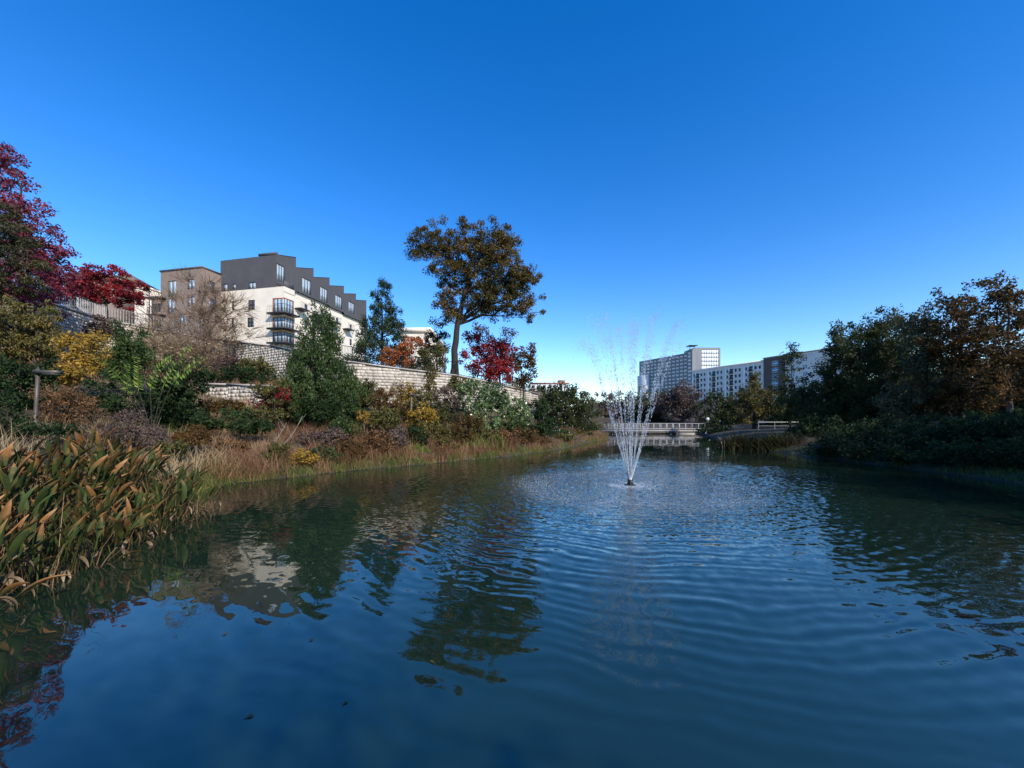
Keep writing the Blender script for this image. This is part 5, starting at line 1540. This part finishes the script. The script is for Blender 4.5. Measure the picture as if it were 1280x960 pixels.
# ------------------------------------------------------------------ broad-leaved water plants, left foreground
def tipped_leaf(name, c0, c1, c2, trans=0.25):
    """colour runs from stalk to leaf tip (dead tips), each leaf with its own balance"""
    m, nt, out = newmat(name)
    uv = nt.nodes.new('ShaderNodeAttribute'); uv.attribute_name = 'along'
    oi = nt.nodes.new('ShaderNodeObjectInfo')
    nz = nt.nodes.new('ShaderNodeTexNoise'); nz.inputs['Scale'].default_value = 14; nz.inputs['Detail'].default_value = 5
    tc = nt.nodes.new('ShaderNodeTexCoord'); nt.links.new(tc.outputs['Object'], nz.inputs['Vector'])
    a = nt.nodes.new('ShaderNodeMath'); a.operation = 'MULTIPLY_ADD'; a.inputs[1].default_value = 0.55
    b = nt.nodes.new('ShaderNodeMath'); b.operation = 'MULTIPLY_ADD'; b.inputs[1].default_value = 0.5; b.inputs[2].default_value = -0.5
    nt.links.new(nz.outputs[0], a.inputs[0]); nt.links.new(oi.outputs['Random'], b.inputs[0])
    ad = nt.nodes.new('ShaderNodeMath'); ad.operation = 'ADD'
    nt.links.new(uv.outputs['Fac'], ad.inputs[0]); nt.links.new(b.outputs[0], ad.inputs[1])
    nt.links.new(ad.outputs[0], a.inputs[2])
    rp = nt.nodes.new('ShaderNodeValToRGB'); e = rp.color_ramp.elements
    e.new(0.5)
    for k, (pos, c) in enumerate(((0.25, c0), (0.62, c1), (0.95, c2))):
        e[k].position = pos; e[k].color = (*c, 1)
    nt.links.new(a.outputs[0], rp.inputs[0])
    p = nt.nodes.new('ShaderNodeBsdfPrincipled'); p.inputs['Roughness'].default_value = 0.55; p.inputs['Specular IOR Level'].default_value = 0.12
    nt.links.new(rp.outputs[0], p.inputs['Base Color'])
    t = nt.nodes.new('ShaderNodeBsdfTranslucent'); nt.links.new(rp.outputs[0], t.inputs['Color'])
    mx = nt.nodes.new('ShaderNodeMixShader'); mx.inputs[0].default_value = trans
    nt.links.new(p.outputs[0], mx.inputs[1]); nt.links.new(t.outputs[0], mx.inputs[2]); nt.links.new(mx.outputs[0], out.inputs[0])
    return m
M['wl_green'] = tipped_leaf('green_water_leaf', (0.048, 0.066, 0.018), (0.058, 0.090, 0.026), (0.30, 0.165, 0.06))
M['wl_rust'] = tipped_leaf('rusty_water_leaf', (0.080, 0.080, 0.025), (0.30, 0.135, 0.045), (0.46, 0.26, 0.12))
M['wl_tan'] = tipped_leaf('dead_tan_leaf', (0.16, 0.11, 0.06), (0.30, 0.21, 0.125), (0.40, 0.31, 0.21))

def water_leaf_mesh(Ls, Lb, W, lean0, lean1, bend, curl=0.0, fold=0.25, ex=1.3):
    """stalk and lance-shaped blade; grows along +Z and leans to +X"""
    ns, nb = 4, 8
    th = np.concatenate([np.linspace(lean0, lean1, ns), lean1 + bend * np.linspace(0, 1, nb) ** ex])
    st = np.concatenate([np.full(ns, Ls / ns), np.full(nb, Lb / nb)])
    pos = [np.zeros(3)]; dirs = []
    for a, s in zip(th, st):
        dvec = np.array([math.sin(a), 0, math.cos(a)]); dirs.append(dvec)
        pos.append(pos[-1] + dvec * s)
    dirs.append(dirs[-1])
    V, al = [], []
    for k, p in enumerate(pos):
        if k <= ns: wd = 0.009; t = 0
        else:
            t = (k - ns) / nb
            wd = max(W * (math.sin(math.pi * min(t * 0.92 + 0.05, 1.0) ** 0.75)) ** 0.85 * 0.5, 0.004)
        dv = dirs[min(k, len(dirs) - 1)]
        nrm = np.array([-dv[2], 0, dv[0]]) * -1
        tw = curl * t
        sd = np.array([0, math.cos(tw), 0]) + nrm * math.sin(tw)
        V += [p - sd * wd - nrm * wd * fold, p + nrm * wd * fold * 0.6, p + sd * wd - nrm * wd * fold]
        al += [0.75 * t] * 3
    q = []
    for k in range(len(pos) - 1):
        for j in range(2):
            q.append([3 * k + j, 3 * k + j + 1, 3 * k + 4 + j, 3 * k + 3 + j])
    me = fastmesh('leaf', V, q, None, True)
    at_ = me.attributes.new('along', 'FLOAT', 'POINT')
    at_.data.foreach_set('value', np.array(al, np.float32))
    return me
kinds = {'g': [], 'r': [], 't': []}
for k in range(9):
    kinds['g'].append(water_leaf_mesh(rng.uniform(.65, 1.0), rng.uniform(.36, .60), rng.uniform(.06, .105), 0.03, rng.uniform(.06, .38), rng.uniform(0.02, .7), rng.uniform(-.8, .8), rng.uniform(.15, .5)))
    kinds['r'].append(water_leaf_mesh(rng.uniform(.6, .95), rng.uniform(.30, .55), rng.uniform(.05, .11), 0.05, rng.uniform(.2, .6), rng.uniform(0.2, 1.6), rng.uniform(-.9, .9), 0.5))
    kinds['t'].append(water_leaf_mesh(rng.uniform(.4, .75), rng.uniform(.22, .40), rng.uniform(.045, .085), 0.1, rng.uniform(.25, .8), rng.uniform(1.5, 2.5), rng.uniform(-2.0, 2.0), 0.6, rng.uniform(0.15, 0.6)))
for kk, mn in (('g', 'wl_green'), ('r', 'wl_rust'), ('t', 'wl_tan')):
    for me in kinds[kk]: me.materials.append(M[mn])
front = np.array([(-5.35, 3.4), (-5.5, 4.1), (-5.75, 5.1), (-6.3, 6.6), (-6.7, 7.6), (-7.1, 8.7)])
seg = np.concatenate([[0], np.cumsum(np.linalg.norm(np.diff(front, axis=0), axis=1))])
prng = np.random.default_rng(31)
spots = []
tries = 0
while len(spots) < 74 and tries < 6000:
    tries += 1
    s = prng.uniform(0, seg[-1]); inl = prng.uniform(0, 1) ** 1.2 * 3.6
    x = np.interp(s, seg, front[:, 0]) - inl * 0.92; y = np.interp(s, seg, front[:, 1]) + inl * 0.45
    if x < -1.42 * y - 0.3 or (y > 9.6): continue
    if all((x - a) ** 2 + (y - b) ** 2 > 0.34 ** 2 for a, b, _ in spots): spots.append((x, y, inl))
for x, y, inl in spots:
    edge = inl < 0.55
    tip = (x, y, inl) == max(spots, key=lambda q_: q_[1] * 0.5 + q_[0])
    lb = 'broad-leaved water plant with drooping dead leaves at the front edge of the left clump' if edge else 'broad-leaved water plant with rusty green leaves inside the left foreground clump'
    if tip: lb = 'broad-leaved water plant at the far right tip of the left clump'
    z = max(gz(x, y), -0.25)
    o = root('water_plant', (x, y, z), lb, 'plant', 'front row of the left water plants' if edge else 'inner left water plants')
    nlv = prng.integers(13, 19)
    fo_ = min(1.0, inl / 2.5)
    for k in range(nlv):
        u = prng.uniform()
        if edge: kd = 'g' if u < 0.46 else ('r' if u < 0.68 else 't')
        else: kd = 'g' if u < 0.50 - 0.22 * fo_ else ('r' if u < 0.84 else 't')
        me = kinds[kd][prng.integers(0, 9)]
        lf = bpy.data.objects.new('leaf', me)
        col.objects.link(lf); lf.parent = o
        lf.location = (prng.normal(0, .07), prng.normal(0, .07), 0)
        yaw = prng.normal(-0.25, 1.0) if prng.uniform() < 0.58 else prng.uniform(-3.1, 3.1)
        lf.rotation_euler = (prng.normal(0, .16), prng.normal(0.08, .17), yaw)
        sc_ = prng.uniform(0.62, 1.06) * (0.95 + 0.10 * fo_)
        lf.scale = (sc_, sc_, sc_ * (1.0 if kd != 't' else 0.95))
# dead stems and grass at the back of the clump
P = []
for x, y, inl in spots:
    P += [(x + prng.normal(0, .2), y + prng.normal(0, .2), max(gz(x, y), -0.2)) for _ in range(7)]
grass('dead_reed_stems', 'dead tan stems standing among the left water plants', np.array(P), 0.6, 1.5, 0.011, 'russet_grass', lean=0.2, bend=0.5)

# reeds on the right
for (px, d, lb) in [(918, 29, 'dark reed clump at the left end of the right-hand reed bed'), (938, 28, 'arching dark reed clump second from the left in the right reed bed'), (958, 27.5, 'dark reed clump in the middle of the right reed bed'),
                    (978, 27, 'dark reed clump second from the right in the right reed bed'), (998, 26.5, 'dark reed clump at the right end of the right-hand reed bed'), (1042, 24.5, 'small pale-leaved reed clump below the right bank trees')]:
    b = at(px, 528, d)
    o = root('reed_clump', (b[0], d, -0.15), lb, 'reeds', 'reeds in the water on the right')
    n = 620
    P = np.stack([b[0] + rng.normal(0, .55, n), d + rng.normal(0, .55, n), np.full(n, -0.15)], 1)
    V, Q = blades(P, 1.0, 1.95, 0.055, lean=0.28, bend=0.75, seg=4)
    k = mk('leaves', V, Q, None, M['reed_dark'] if 'reed_dark' in M else M['olive'], o); k['kind'] = 'stuff'
    n = 40
    P = np.stack([b[0] + rng.normal(0, .6, n), d - abs(rng.normal(0, .5, n)), np.full(n, -0.15)], 1)
    V, Q = blades(P, 0.7, 1.5, 0.07, lean=0.5, bend=1.0, seg=4)
    k = mk('dead_leaves', V, Q, None, M['straw_grass'], o); k['kind'] = 'stuff'
# pale green iris leaves at the left shore
for (px, d, s, lb) in [(505, 19.4, 0.10, 'small lime iris tuft at the shore beside the dark green bush'), (525, 19.6, 0.18, 'lime iris tuft at the shore right of the smallest one'), (588, 22.2, 0.5, 'wide clump of bright lime iris leaves at the left shore'), (608, 23.0, 0.5, 'lime iris clump at the shore right of the widest clump')]:
    b = at(px, 528, d)
    o = root('iris_clump', (b[0], d, gz(b[0], d) - 0.05), lb, 'plant')
    n = int(60 + 200 * s)
    P = np.stack([b[0] + rng.normal(0, s, n), d + rng.normal(0, s * .5, n), np.full(n, OFF[o.name][2])], 1)
    V, Q = blades(P, 0.35, 0.85, 0.055, lean=0.15, bend=0.3, seg=3)
    k = mk('leaves', V, Q, None, M['lime_leaf'], o); k['kind'] = 'stuff'

# a few fallen leaves floating on the pond
lm = fastmesh('fallen_leaf', [(-.05, 0, .006), (-.01, -.022, .012), (.045, 0, .005), (-.01, .022, .012), (.07, .003, .01)], [[0, 1, 2, 3]], [[2, 4, 3]])
lm.materials.append(M['wl_rust'])
for k in range(9):
    p = at(prng.uniform(280, 700), prng.uniform(640, 900), 1.0); t = H / (H - p[2])
    x, y = p[0] * t, t
    o = bpy.data.objects.new('fallen_leaf', lm); col.objects.link(o)
    o.location = (x, y, 0.002); o.rotation_euler = (0, 0, prng.uniform(0, 6.28)); sz = prng.uniform(.35, .7); o.scale = (sz, sz, sz)
    tag(o, 'small brown fallen leaf floating on the open pond', 'leaf', 'fallen leaves floating on the pond')
